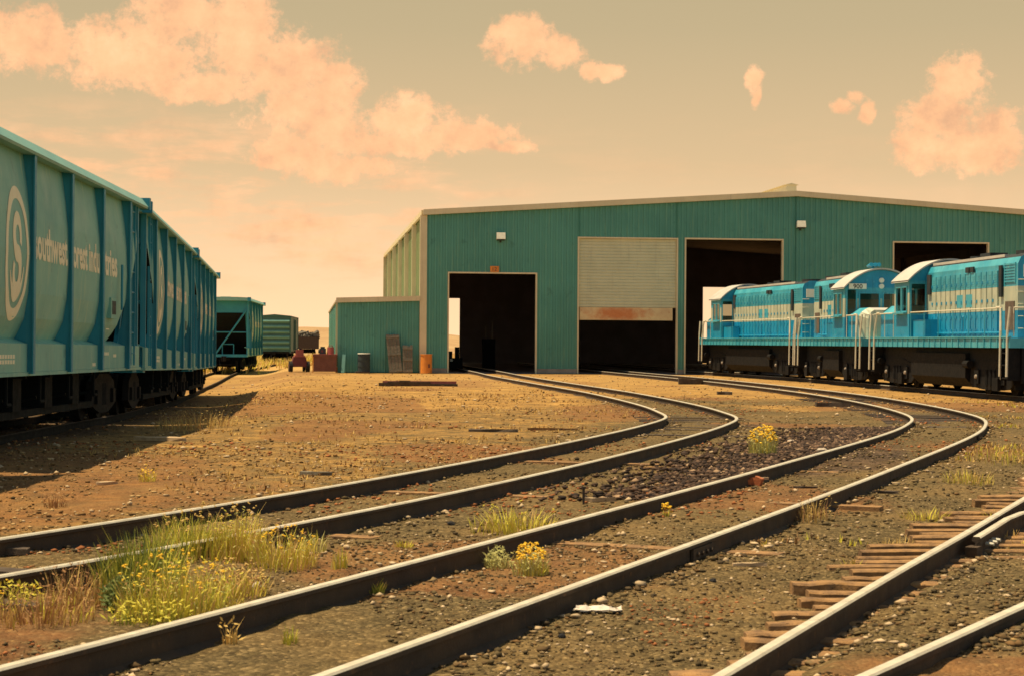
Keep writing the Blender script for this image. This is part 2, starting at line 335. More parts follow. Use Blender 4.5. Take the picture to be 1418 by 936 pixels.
def ground_z(x, y):
    x = np.asarray(x, float); y = np.asarray(y, float)
    near = sm(130, 40, y)
    z = (vnoise(x, y, 1.3, 1)-.5)*.05*near + (vnoise(x, y, .35, 2)-.5)*.03*sm(60, 15, y) + (vnoise(x, y, .11, 3)-.5)*.022*sm(28, 12, y)
    z = z + sink(x, y)
    xe = np.interp(y, cE[:, 1], cE[:, 0])
    z = z + .07*sm(.15, .4, x-xe)*sm(15.4, 14.4, y)*sm(3, 5, y)            # ballast heaped over the switch ties
    z = z - .048*sm(-1.4, -.9, x-xe)*sm(.2, -.1, x-xe)*sm(6, 7, y)*sm(24, 20.5, y)
    z = z + .05*sm(.35, .0, poly_dist(x, y, np.array([[4.5, 28.], [7.5, 34.], [9.0, 38.]]))/6)*near
    # inside the engine house and its yard the ground is graded flat
    u = (x-BO[0])*BU[0]+(y-BO[1])*BU[1]; v = (x-BO[0])*BV[0]+(y-BO[1])*BV[1]
    flat = sm(-9, -5, u)*sm(47, 43, u)*sm(-5, -1.5, v)*sm(62, 57, v)
    z = z*(1-flat) - .02*flat
    far = sm(150, 400, y)
    return z - .3*far

def axis_lines(segs):
    out = [segs[0][0]]
    for a, b, st in segs:
        n = max(1, int(round((b-a)/st))); out += list(np.linspace(a, b, n+1)[1:])
    return np.array(out)
gx = axis_lines([(-4000, -600, 850), (-600, -100, 100), (-100, -24, 8), (-24, -6, .45), (-6, 6, .06), (6, 12, .12), (12, 24, .6), (24, 100, 8), (100, 600, 100), (600, 4000, 850)])
gy = axis_lines([(-60, 0, 10), (0, 7, .7), (7, 15, .06), (15, 24, .12), (24, 60, .36), (60, 130, .9), (130, 240, 5), (240, 800, 60), (800, 6000, 800)])
GX, GY = np.meshgrid(gx, gy); GZ = ground_z(GX, GY)
nx, ny = len(gx), len(gy)
me = bpy.data.meshes.new('ground')
idx = np.arange(nx*ny).reshape(ny, nx)
quads = np.stack([idx[:-1, :-1], idx[:-1, 1:], idx[1:, 1:], idx[1:, :-1]], -1).reshape(-1, 4)
def fast_mesh(me, co, faces):
    n = faces.shape[1]
    me.vertices.add(len(co)); me.vertices.foreach_set('co', np.ascontiguousarray(co, np.float32).ravel())
    me.loops.add(faces.size); me.loops.foreach_set('vertex_index', faces.ravel().astype(np.int32))
    me.polygons.add(len(faces)); me.polygons.foreach_set('loop_start', (np.arange(len(faces))*n).astype(np.int32))
    me.update(calc_edges=True); me.validate()
fast_mesh(me, np.stack([GX, GY, GZ], -1).reshape(-1, 3), quads)
# what the ground is made of: R = dry tan dirt, G = red cinders, B = dark ballast
wob = (vnoise(GX, GY, 6, 5)-.5)*5 + (vnoise(GX, GY, 1.7, 6)-.5)*2.4
dT1 = poly_dist(GX, GY, cT1); dT2 = poly_dist(GX, GY, cT2)
side1 = GX - np.interp(GY, cT1[:, 1], cT1[:, 0])
tan = np.clip(sm(-.3, -2.5, side1+wob*.3)*.5 + sm(40, 66, GY+wob*3)*.85, 0, 1)
red = np.clip(sm(2.4, 0, np.hypot((GX-2.2)*1.0, (GY-46)/3.5)) + sm(1.5, 0, np.hypot(GX-7.6, (GY-31)/2.4))*.8 + sm(1.6, .2, np.hypot(GX+3.4, (GY-11)/2.))*.9 + .8*sm(.62, .8, vnoise(GX, GY, 3.2, 9)) + .75*sm(.52, .7, vnoise(GX, GY*.45, 4.6, 19))*sm(-1.0, -2.5, side1)*.95, 0, 1)
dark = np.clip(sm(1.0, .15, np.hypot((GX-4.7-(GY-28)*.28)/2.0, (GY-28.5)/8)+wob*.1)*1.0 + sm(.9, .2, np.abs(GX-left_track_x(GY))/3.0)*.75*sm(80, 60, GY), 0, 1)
pale = sm(108, 113, GY)*sm(190, 160, GY) + .34*sm(50, 90, GY+wob*2)*sm(113, 108, GY)*np.clip(.35+1.3*vnoise(GX, GY*.3, 3.5, 23), 0, 1)
col = np.stack([tan, red, dark, pale], -1).reshape(-1, 4)
ca = me.color_attributes.new('zones', 'FLOAT_COLOR', 'POINT'); ca.data.foreach_set('color', col.astype(np.float32).ravel())
gm = bpy.data.materials.new('yard_ground'); gm.use_nodes = True; t = NT(gm.node_tree); nt = gm.node_tree; b = nt.nodes['Principled BSDF']
tcn = t.n('ShaderNodeTexCoord'); P = tcn.outputs['Object']
att = t.n('ShaderNodeAttribute', attribute_name='zones'); zs = t.n('ShaderNodeSeparateColor'); nt.links.new(att.outputs['Color'], zs.inputs[0])
vor = t.n('ShaderNodeTexVoronoi'); nt.links.new(P, vor.inputs['Vector']); vor.inputs['Scale'].default_value = 38
vor2 = t.n('ShaderNodeTexVoronoi'); nt.links.new(P, vor2.inputs['Vector']); vor2.inputs['Scale'].default_value = 13
vs = t.n('ShaderNodeSeparateColor'); nt.links.new(vor.outputs['Color'], vs.inputs[0])
vs2 = t.n('ShaderNodeSeparateColor'); nt.links.new(vor2.outputs['Color'], vs2.inputs[0])
peb = t.ramp(vs.outputs[0], [(0, (.05, .035, .015)), (.45, (.10, .070, .028)), (.8, (.155, .11, .045)), (.97, (.36, .25, .11))])
peb2 = t.ramp(vs2.outputs[1], [(0, (.06, .043, .018)), (.6, (.115, .08, .033)), (1, (.22, .15, .065))])
grav = t.mix(.4, peb, peb2)
tanc = t.ramp(t.noise(P, 1.1, 8, .72), [(.28, (.075, .040, .013)), (.40, (.20, .108, .030)), (.53, (.44, .225, .050)), (.70, (.80, .45, .115))])
tanc = t.mix(.35, tanc, t.mix(t.mapr(vs.outputs[1], .2, .9), c4((.11, .066, .025)), c4((.54, .33, .12))))
redc = t.ramp(t.noise(P, 3.2, 7, .7), [(.3, (.09, .036, .018)), (.55, (.28, .105, .036)), (.75, (.50, .21, .07))])
redc = t.mix(.3, redc, grav)
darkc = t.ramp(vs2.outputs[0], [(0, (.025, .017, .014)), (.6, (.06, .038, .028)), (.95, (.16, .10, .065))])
brk = t.noise(P, 2.4, 7, .7)
def edge(zv): return t.mapr(t.math('ADD', zv, t.math('MULTIPLY', t.math('SUBTRACT', brk, .5), 1.3)), .3, .7, smooth=True)
c = t.mix(edge(zs.outputs[0]), grav, tanc)
c = t.mix(t.math('MULTIPLY', edge(zs.outputs[1]), .7), c, redc)
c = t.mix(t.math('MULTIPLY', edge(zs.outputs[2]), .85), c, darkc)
c = t.mix(t.math('MULTIPLY', att.outputs['Alpha'], .8), c, t.mix(t.noise(P, .25, 5, .6), c4((.50, .29, .095)), c4((.68, .43, .15))))
fleck = t.noise(P, 7.5, 8, .75)
c = t.mix(t.math('MULTIPLY', t.mapr(fleck, .60, .70, smooth=True), .75), c, c4((.74, .44, .15)))
c = t.mix(t.math('MULTIPLY', t.mapr(t.noise(P, 4.2, 8, .75), .44, .33, smooth=True), .7), c, c4((.065, .042, .02)))
nt.links.new(t.mix(t.math('MULTIPLY', t.mapr(t.noise(P, .45, 6, .65), .4, .7, smooth=True), .35), c, c4((.34, .20, .07))), b.inputs['Base Color'])
b.inputs['Roughness'].default_value = .95; b.inputs['Specular IOR Level'].default_value = .15
bp = t.n('ShaderNodeBump'); bp.inputs['Strength'].default_value = .8; bp.inputs['Distance'].default_value = .02
hh = t.math('ADD', t.math('MULTIPLY', vor.outputs['Distance'], -1.2), t.noise(P, 22, 6, .7)); nt.links.new(hh, bp.inputs['Height']); nt.links.new(bp.outputs[0], b.inputs['Normal'])
me.materials.append(gm); me.polygons.foreach_set('use_smooth', [True]*len(me.polygons))
go_ = bpy.data.objects.new('ground', me); COL.objects.link(go_); tag(go_, kind='structure')

# low tan hill beyond the yard
hx = np.linspace(-170, 60, 70); hy = np.linspace(290, 460, 30); HX, HY = np.meshgrid(hx, hy)
HZ = -1.2 + (5.3*np.exp(-((HX+30)/34)**2)+2.8*np.exp(-((HX+95)/40)**2))*np.sin(np.clip((HY-290)/170, 0, 1)*PI)*(1+.25*(vnoise(HX, HY, 18, 4)-.5))
mh = bpy.data.meshes.new('hill'); ii = np.arange(HX.size).reshape(HX.shape)
fast_mesh(mh, np.stack([HX, HY, HZ], -1).reshape(-1, 3), np.stack([ii[:-1, :-1], ii[:-1, 1:], ii[1:, 1:], ii[1:, :-1]], -1).reshape(-1, 4))
M['hill'] = pmat('dry_hill', (.46, .30, .13), (.36, .21, .09), .95, scale=.12, spots=(.2, .16, .07), spots_amt=.5)
mh.materials.append(M['hill']); ho = bpy.data.objects.new('hill', mh); COL.objects.link(ho); tag(ho, kind='structure')

# ------------------------------------------------------------------ tracks
RH = .16
PROF = [(-.07, -.03), (.07, -.03), (.07, -.018), (.012, .01), (.010, .112), (.036, .122), (.036, .148), (.026, .16), (-.026, .16), (-.036, .148), (-.036, .122), (-.010, .112), (-.012, .01), (-.07, -.018)]
def rail_mb(c, zfun=None, close=True):
    n = len(PROF); t_ = np.gradient(c, axis=0); t_ /= np.linalg.norm(t_, axis=1)[:, None]
    z0 = zfun(c) if zfun is not None else np.zeros(len(c))
    vs = [(p[0]+q[0]*tt[1], p[1]-q[0]*tt[0], zz+q[1]) for p, tt, zz in zip(c, t_, z0) for q in PROF]
    m = MB(); fs = []; mi = []
    for i in range(len(c)-1):
        for j in range(n):
            fs.append((i*n+j, i*n+(j+1) % n, (i+1)*n+(j+1) % n, (i+1)*n+j)); mi.append(1 if j in (7, 8, 6) else 0)
    m.v = vs; m.f = fs; m.m = mi
    m.f += [tuple(range(n)), tuple(range((len(c)-1)*n, len(c)*n))[::-1]]; m.m += [0, 0]
    return m
def joint_bar(c, i, d_, side, parent, zoff=0.0):
    p = offset(c, d_); a, bb = p[i], p[i+1]; dv = (bb-a)/np.linalg.norm(bb-a); ang = math.atan2(dv[1], dv[0])
    T = Matrix.Translation((a[0], a[1], zoff)) @ Matrix.Rotation(ang, 4, 'Z')
    m = MB().box(-.3, .3, -.03*side-.012, -.03*side+.012, .02, .115, 0, T)
    for k in (-.2, -.07, .07, .2): m.cyl(Vector((k, -.03*side, .065)), Vector((k, -.065*side, .065)), .018, n=6, mi=0, T=T)
    return m.build('joint_bar', 'rail_side', parent)
def track(c, label, zfun=None, name='railway_track', mats=None):
    r = thing(name, label, 'railway track', (0, 0, 0), 0, 'tracks of the yard')
    for d_ in (-.7525, .7525): rail_mb(offset(c, d_), zfun).build('rail', mats or ['rail_side', 'rail_head'], r, fix=False)
    return r
tr1 = track(cT1[14:], 'rusty track curving left into the low doorway, leftmost of the two curves')
tr2 = track(cT2[14:], 'rusty track sweeping past the rock heap and back towards the shuttered doorway')
tr3 = track(cT3, 'straight track under the three blue locomotives')
trL = track(cTL, 'dark track under the teal hopper cars on the left', lambda c: sink(c[:, 0], c[:, 1]), mats=['black', 'rail_side'])
def near_i(c, x, y): return int(np.argmin(np.hypot(c[:, 0]-x, c[:, 1]-y)))
joint_bar(cT2, near_i(cT2, 1.6, 15.4), .7525, 1, tr2); joint_bar(cT2, near_i(cT2, 8.0, 34.), .7525, 1, tr2)
joint_bar(cT1, near_i(cT1, -2.5, 17.5), -.7525, 1, tr1)
def tie_boards(m, c, ks, zt=.006, half=1.28):
    for k in ks:
        a, bb = c[k], c[k+1]; dv = (bb-a)/np.linalg.norm(bb-a); ang = math.atan2(dv[1], dv[0])
        j = rnd.uniform(-.03, .03)
        T = Matrix.Translation((a[0], a[1], 0)) @ Matrix.Rotation(ang+j, 4, 'Z')
        m.box(-.11, .11, -half, half, -.14, zt+rnd.uniform(-.01, .01), 0, T)
m = MB(); tie_boards(m, cT2, range(near_i(cT2, 7.4, 33), near_i(cT2, 10.2, 60), 1)); m.each('tie', 'dark_wood', tr2)
m = MB(); tie_boards(m, cT1, [near_i(cT1, -3.9, 14.2), near_i(cT1, -4.4, 13.0)], .02); tie_boards(m, cT1, range(near_i(cT1, 3.0, 34), near_i(cT1, 4.2, 48), 2)); m.each('tie', 'dark_wood', tr1)

m = MB(); tie_boards(m, cT2, [near_i(cT2, x_, y_) for x_, y_ in ((-1.6, 9.2), (.9, 16.2), (2.9, 20.6), (4.6, 25.4))], .012); m.each('tie', 'tie', tr2)
m = MB(); tie_boards(m, cT1, [near_i(cT1, x_, y_) for x_, y_ in ((-2.4, 17.2), (-.6, 21.6), (1.0, 26.8))], .012); m.each('tie', 'tie', tr1)
# turnout in the right foreground
sw = thing('railway_turnout', 'turnout with exposed wooden ties and worn bright rails at lower right', 'railway turnout')
rail_mb(cE).build('rail', ['rail_side', 'rail_head'], sw, fix=False)
rail_mb(cF).build('rail', ['rail_side', 'rail_head'], sw, fix=False)
gpts = catmull([(0, 15.5), (0, 16.2), (0, 16.9), (0, 17.5), (0, 18.2), (0, 19.2)], 8)
gpts = np.array([(np.interp(p[1], cE[:, 1], cE[:, 0])+dx, p[1]) for p, dx in zip(gpts, np.interp(np.linspace(0, 1, len(gpts)), [0, .5, .7, 1], [.15, .15, .20, .55]))])
rail_mb(gpts).build('guard_rail', ['rail_side', 'rail_head'], sw, fix=False)
a = gpts[0]; T = Matrix.Translation((a[0]-.035, a[1]-.05, 0)) @ Matrix.Rotation(math.atan2(.88, .476), 4, 'Z')
MB().prism([(-.06, .0), (.1, .0), (.1, .085), (-.08, .085)], 'y', -.05, .05, 0, T).build('filler_block', 'rail_side', sw)
for k in (4, 6, 8):
    p = gpts[min(k, len(gpts)-1)]
    MB().cyl((p[0]+.02, p[1]-.02, .07), (p[0]+.075, p[1]-.07, .068), .017, .013, 8).build('bolt', 'fix', sw)
yy = 6.3
while yy < 27.0:
    xe = float(np.interp(yy, cE[:, 1], cE[:, 0])); l = rnd.uniform(.30, .62) if yy < 12.5 else rnd.uniform(.5, .92)
    r_ = (rnd.uniform(.2, .35) if yy < 14.2 else 2.7)
    T = Matrix.Translation((xe, yy, 0)) @ Matrix.Rotation(rnd.uniform(-.025, .025)+.04, 4, 'Z')
    z1 = .014+rnd.uniform(-.012, .012)
    wd = .075+rnd.uniform(-.02, .015)
    tm = MB(); seg = 10; xs = np.linspace(-l, r_, seg)
    rows = []
    for x_ in xs:
        jz = rnd.uniform(-.008, .006); rows.append([(x_, -wd, -.12), (x_, -wd+rnd.uniform(-.008, .01), z1+jz-.012), (x_, -wd+.02, z1+jz), (x_, wd-.02, z1+jz), (x_, wd, z1+jz-.012), (x_, wd, -.12)])
    tm.strip(rows, 0, T)
    tm.add([rows[0][i] for i in range(6)], [(0, 1, 2, 3, 4, 5)], 0, T); tm.add(rows[-1], [(5, 4, 3, 2, 1, 0)], 0, T)
    tm.build('tie', 'tie', sw)
    yy += rnd.uniform(.32, .44)

# ------------------------------------------------------------------ engine house
def uv(u, v, z=0.0):
    p = BO+BU*u+BV*v; return (p[0], p[1], z)
HB = thing('engine_house', 'large green metal engine house with four big doorways and low gable roof', 'building', (BO[0], BO[1], 0), TH)
# local frame of the house: x = u along the front, y = v into the depth
WID, DEP, EAVE, RIDGE = 41.4, 53.0, 8.78, 10.12
def top(u): return RIDGE-abs(u-WID/2)*(RIDGE-EAVE)/(WID/2)
DOORS = [(1.29, 6.07, 5.45), (8.47, 13.94, 7.46), (14.47, 19.92, 7.48), (26.35, 31.8, 7.44)]
def ribbed(m, u0, u1, zf0, zf1, v=0.0, nrm=-1, pitch=.305, axis='u', depth=.055):
    """vertical-rib siding as real relief"""
    k0 = math.floor(u0/pitch); us = []
    k = k0
    while k*pitch < u1:
        for a_, d_ in ((0, 0), (.15, 0), (.18, 1), (.27, 1), (.30, 0)):
            q = k*pitch+a_
            if u0 <= q <= u1: us.append((q, d_))
        k += 1
    if not us or us[0][0] > u0+1e-4: us.insert(0, (u0, 0))
    if us[-1][0] < u1-1e-4: us.append((u1, 0))
    lo = []; hi = []
    for q, d_ in us:
        o_ = v+nrm*depth*d_
        lo.append((q, o_, zf0(q)) if axis == 'u' else (o_, q, zf0(q))); hi.append((q, o_, zf1(q)) if axis == 'u' else (o_, q, zf1(q)))
    m.strip([lo, hi])
def wall_with_doors(name, v, nrm, doors, mat):
    m = MB(); cuts = sorted({0.0, WID, WID/2, *[d_[0] for d_ in doors], *[d_[1] for d_ in doors]})
    for a_, b_ in zip(cuts[:-1], cuts[1:]):
        dr = [d_ for d_ in doors if d_[0]-1e-6 <= a_ and b_ <= d_[1]+1e-6]
        z0 = dr[0][2] if dr else (.26 if nrm < 0 else 0.0)
        ribbed(m, a_, b_, lambda q: z0, top, v, nrm)
    return m.build(name, mat, HB)
wall_with_doors('front_wall', 0.0, -1, DOORS, 'wall_green')
BACKD = [(1.2, 6.07, 5.28), (26.6, 31.8, 6.42)]
wall_with_doors('back_wall', DEP, 1, BACKD, 'wall_green')
m = MB(); ribbed(m, 0, DEP, lambda q: .0, lambda q: EAVE, 0.0, -1, axis='v'); m.build('side_wall', 'wall_sunlit', HB)
m = MB(); ribbed(m, 0, DEP, lambda q: .0, lambda q: EAVE, WID, 1, axis='v'); m.build('side_wall', 'wall_green', HB)
# inner lining: dark insulated walls and ceiling just inside the sheeting
m = MB()
def lining(doors, v):
    cuts = sorted({.2, WID-.2, WID/2, *[d_[0] for d_ in doors], *[d_[1] for d_ in doors]})
    for a_, b_ in zip(cuts[:-1], cuts[1:]):
        dr = [d_ for d_ in doors if d_[0]-1e-6 <= a_ and b_ <= d_[1]+1e-6]
        z0 = dr[0][2] if dr else 0.0
        m.quad((a_, v, z0), (b_, v, z0), (b_, v, top(b_)-.1), (a_, v, top(a_)-.1))
lining(DOORS, .22); lining(BACKD, DEP-.2)
m.quad((.2, .2, 0), (.2, DEP-.2, 0), (.2, DEP-.2, EAVE), (.2, .2, EAVE)); m.quad((WID-.2, .2, 0), (WID-.2, DEP-.2, 0), (WID-.2, DEP-.2, EAVE), (WID-.2, .2, EAVE))
for s_ in (0, 1):
    a_, b_ = (.2, WID/2) if s_ == 0 else (WID/2, WID-.2)
    m.quad((a_, .2, top(a_)-.12), (b_, .2, top(b_)-.12), (b_, DEP-.2, top(b_)-.12), (a_, DEP-.2, top(a_)-.12))
m.build('inner_lining', 'inside', HB)
m = MB()
for s_ in (0, 1):
    for v_ in np.arange(4.0, 52, 8.0):
        u_ = .45 if s_ == 0 else WID-.45
        m.box(u_-.12, u_+.12, v_-.15, v_+.15, 0, top(u_)-.15)
m.each('steel_column', 'inside', HB)
m = MB()
for (a_, b_) in ((-.12, WID/2), (WID/2, WID+.12)):
    za, zb = top(max(a_, 0)), top(min(b_, WID))
    m.prism([(a_, za+.02), (b_, zb+.02), (b_, zb+.09), (a_, za+.09)], 'y', -.10, DEP+.12)
m.build('roof', 'roof', HB)
m = MB()
for (a_, b_) in ((-.16, WID/2), (WID/2, WID+.16)):
    za, zb = top(max(a_, 0)), top(min(b_, WID))
    m.prism([(a_, za-.17), (b_, zb-.17), (b_, zb+.13), (a_, za+.13)], 'y', -.24, -.103)
m.build('rake_trim', 'trim', HB)
MB().box(-.26, -.122, -.1, DEP+.1, EAVE-.16, EAVE+.1).build('eave_gutter', 'trim', HB)
MB().prism([(-.02-.30, .0), (.06, .0), (.06, EAVE-.18), (-.32, EAVE-.18)], 'y', -.07, .26).build('corner_trim', 'trim', HB)
m = MB()
for v_ in (8.8, 17.6, 26.4, 35.2, 44.0, 52.7): m.box(-.30, -.034, v_-.14, v_+.14, 0.0, EAVE-.16)
m.each('downspout', 'trim', HB)
m = MB(); m.prism([(WID/2-.30, RIDGE+.05), (WID/2+.30, RIDGE+.05), (WID/2+.28, RIDGE+.56), (WID/2-.28, RIDGE+.56)], 'y', 1.0, DEP-1); m.prism([(WID/2-.42, RIDGE+.56), (WID/2+.42, RIDGE+.56), (WID/2, RIDGE+.66)], 'y', .95, DEP-.9)
m.build('ridge_vent', 'trim', HB)
for (a_, b_, h_) in DOORS:
    m = MB(); fw = .08
    m.box(a_-fw, a_, -.06, .2, .0 if h_ < 6 else 0.0, h_+fw); m.box(b_, b_+fw, -.06, .2, 0, h_+fw); m.box(a_, b_, -.06, .2, h_, h_+fw)
    m.build('door_frame', 'trim', HB)
m = MB(); cuts = [-.02] + [x for d_ in DOORS for x in (d_[0]-.1, d_[1]+.1)] + [WID]
for a_, b_ in zip(cuts[0::2], cuts[1::2]): m.box(a_+.003, b_-.003, -.05, .2, -.1, .27)
m.each('plinth', 'concrete', HB)
m = MB()
a_, b_, h_ = DOORS[1]
n = 22; rows = [[], []]
zb = 3.66
prof = []
for i in range(n):
    z0 = zb+(h_-zb)*i/n; dz = (h_-zb)/n
    prof += [(.10, z0), (.075, z0+dz*.12), (.07, z0+dz*.8), (.10, z0+dz*.98)]
m.strip([[(a_+.01, y_, z_) for y_, z_ in prof], [(b_-.01, y_, z_) for y_, z_ in prof]])
rd = m.build('roller_shutter', 'shutter', HB)
MB().prism([(.02, 2.96), (.15, 2.96), (.15, 3.65), (.05, 3.655), (.03, 3.3)], 'x', a_+.06, b_-.2).build('bottom_bar', 'shutter_bar', rd)
fl = MB().quad((.1, -.6, .01), (WID-.1, -.6, .01), (WID-.1, DEP+.5, .01), (.1, DEP+.5, .01)).build('concrete_floor', 'floor')
fl.location = HB.location; fl.rotation_euler = HB.rotation_euler; tag(fl, kind='structure')

# lean-to on the left
AN = thing('lean_to_annex', 'small green lean-to shed with cream trim beside the big engine house', 'shed', (BO[0], BO[1], 0), TH)
A0, A1, AH0, AH1 = -4.72, -.34, 3.92, 4.06
def atop(u): return AH0+(AH1-AH0)*(u-A0)/(A1-A0)
m = MB(); ribbed(m, A0, A1, lambda q: .02, atop, -.02, -1); m.build('front_wall', 'wall_green', AN)
m = MB(); ribbed(m, .0, 50, lambda q: .0, lambda q: AH0, A0, -1, axis='v'); m.build('side_wall', 'wall_green', AN)
MB().prism([(A0-.12, AH0+.0), (A1+.02, AH1+.0), (A1+.02, AH1+.1), (A0-.12, AH0+.1)], 'y', -.12, 50).build('roof', 'roof', AN)
MB().prism([(A0-.15, AH0-.14), (A1+.02, AH1-.14), (A1+.02, AH1+.13), (A0-.15, AH0+.13)], 'y', -.2, -.123).build('fascia', 'trim', AN)
MB().box(A0-.16, A0-.034, .35, .6, 0, AH0-.02).build('downspout', 'trim', AN)
MB().box(A0-.05, A0+.06, -.07, .0, 0, AH0-.15).build('corner_strip', 'wall_green', AN)

def local(u, v, z=0): 
    p = uv(u, v); return (p[0], p[1], z)
def flood(u, z, label):
    r = thing('wall_lamp', label, 'lamp', local(u, -.05, z), TH, 'floodlights on the front wall')
    MB().prism([(-.03, .13), (-.26, .20), (-.38, -.16), (-.03, -.2)], 'x', -.24, .24).build('housing', 'fix', r)
    MB().box(-.21, .21, -.34, -.06, -.235, -.19).build('lens', 'drum', r)
    MB().box(-.05, .05, -.03, .05, -.34, -.2).build('bracket', 'drum', r)
flood(4.1, 7.5, 'boxy white floodlight on the green wall above the low doorway')
flood(20.94, 8.38, 'boxy white floodlight below the ridge of the green gable')
sg = thing('number_sign', 'small orange number sign above the low doorway', 'sign', local(3.78, -.08, 5.70), TH)
MB().box(-.24, .24, -.03, .03, -.16, .16).build('plate', 'orange', sg)
vs_, fs_ = text_mesh('12', .3)
MB().add([(x-.17, -.036, y-.11) for x, y, z in vs_], fs_).build('digits', 'brown_door', sg)

# ------------------------------------------------------------------ hopper cars
def hp(z):  # half width of the barrel side at local height z
    return float(np.interp(z, [1.5, 1.62, 1.9, 2.3, 2.9, 3.5, 3.95, 4.3, 4.46], [1.24, 1.32, 1.44, 1.505, 1.535, 1.515, 1.47, 1.42, 1.40]))
def truck(parent, x, wb=1.78, r=.46, gauge=.75, half=1.02):
    m = MB()
    for s_ in (-1, 1):
        m.prism([(x-1.35, .34), (x-1.15, .78), (x-.35, .98), (x+.35, .98), (x+1.15, .78), (x+1.35, .34), (x+1.0, .24), (x+.4, .14), (x-.4, .14), (x-1.0, .24)], 'y', s_*half-.07, s_*half+.07)
        for k in (-1, 1): m.box(x+k*wb/2-.14, x+k*wb/2+.14, s_*half-.13, s_*half+.13, .34, .62)
        for k in (-.16, 0, .16): m.cyl((x+k, s_*(half+.03), .3), (x+k, s_*(half+.03), .74), .06, n=8)
    m.box(x-.2, x+.2, -half, half, .5, .9)
    tk = m.build('truck', 'black', parent)
    for k in (-1, 1):
        w_ = MB(); w_.cyl((x+k*wb/2, -gauge-.2, r), (x+k*wb/2, gauge+.2, r), .08, n=8)
        for s_ in (-1, 1): w_.cyl((x+k*wb/2, s_*(gauge-.06), r), (x+k*wb/2, s_*(gauge+.07), r), r, n=24); w_.cyl((x+k*wb/2, s_*(gauge-.09), r), (x+k*wb/2, s_*(gauge-.055), r), r+.025, n=24)
        w_.build('wheelset', 'black', tk)
    return tk
def coupler(parent, x, s_, z=.85):
    m = MB(); m.box(min(x-.25*s_, x+.35*s_), max(x-.25*s_, x+.35*s_), -.1, .1, z-.12, z+.12)
    m.prism([(x+s_*.3, -.14), (x+s_*.52, -.16), (x+s_*.56, -.02), (x+s_*.42, .02), (x+s_*.46, .14), (x+s_*.3, .16)], 'z', z-.16, z+.16)
    m.cyl((x+s_*.05, .3, z-.05), (x+s_*.45, .22, z-.4), .025, n=6)
    return m.build('coupler', 'black', parent)
HOPX = (-6.0, -3.0, 0.0, 3.0, 6.0)
def xe_(z): return float(np.interp(z, [1.3, 1.56, 3.55, 3.8, 4.5], [4.6, 4.9, 7.25, 7.4, 7.4]))
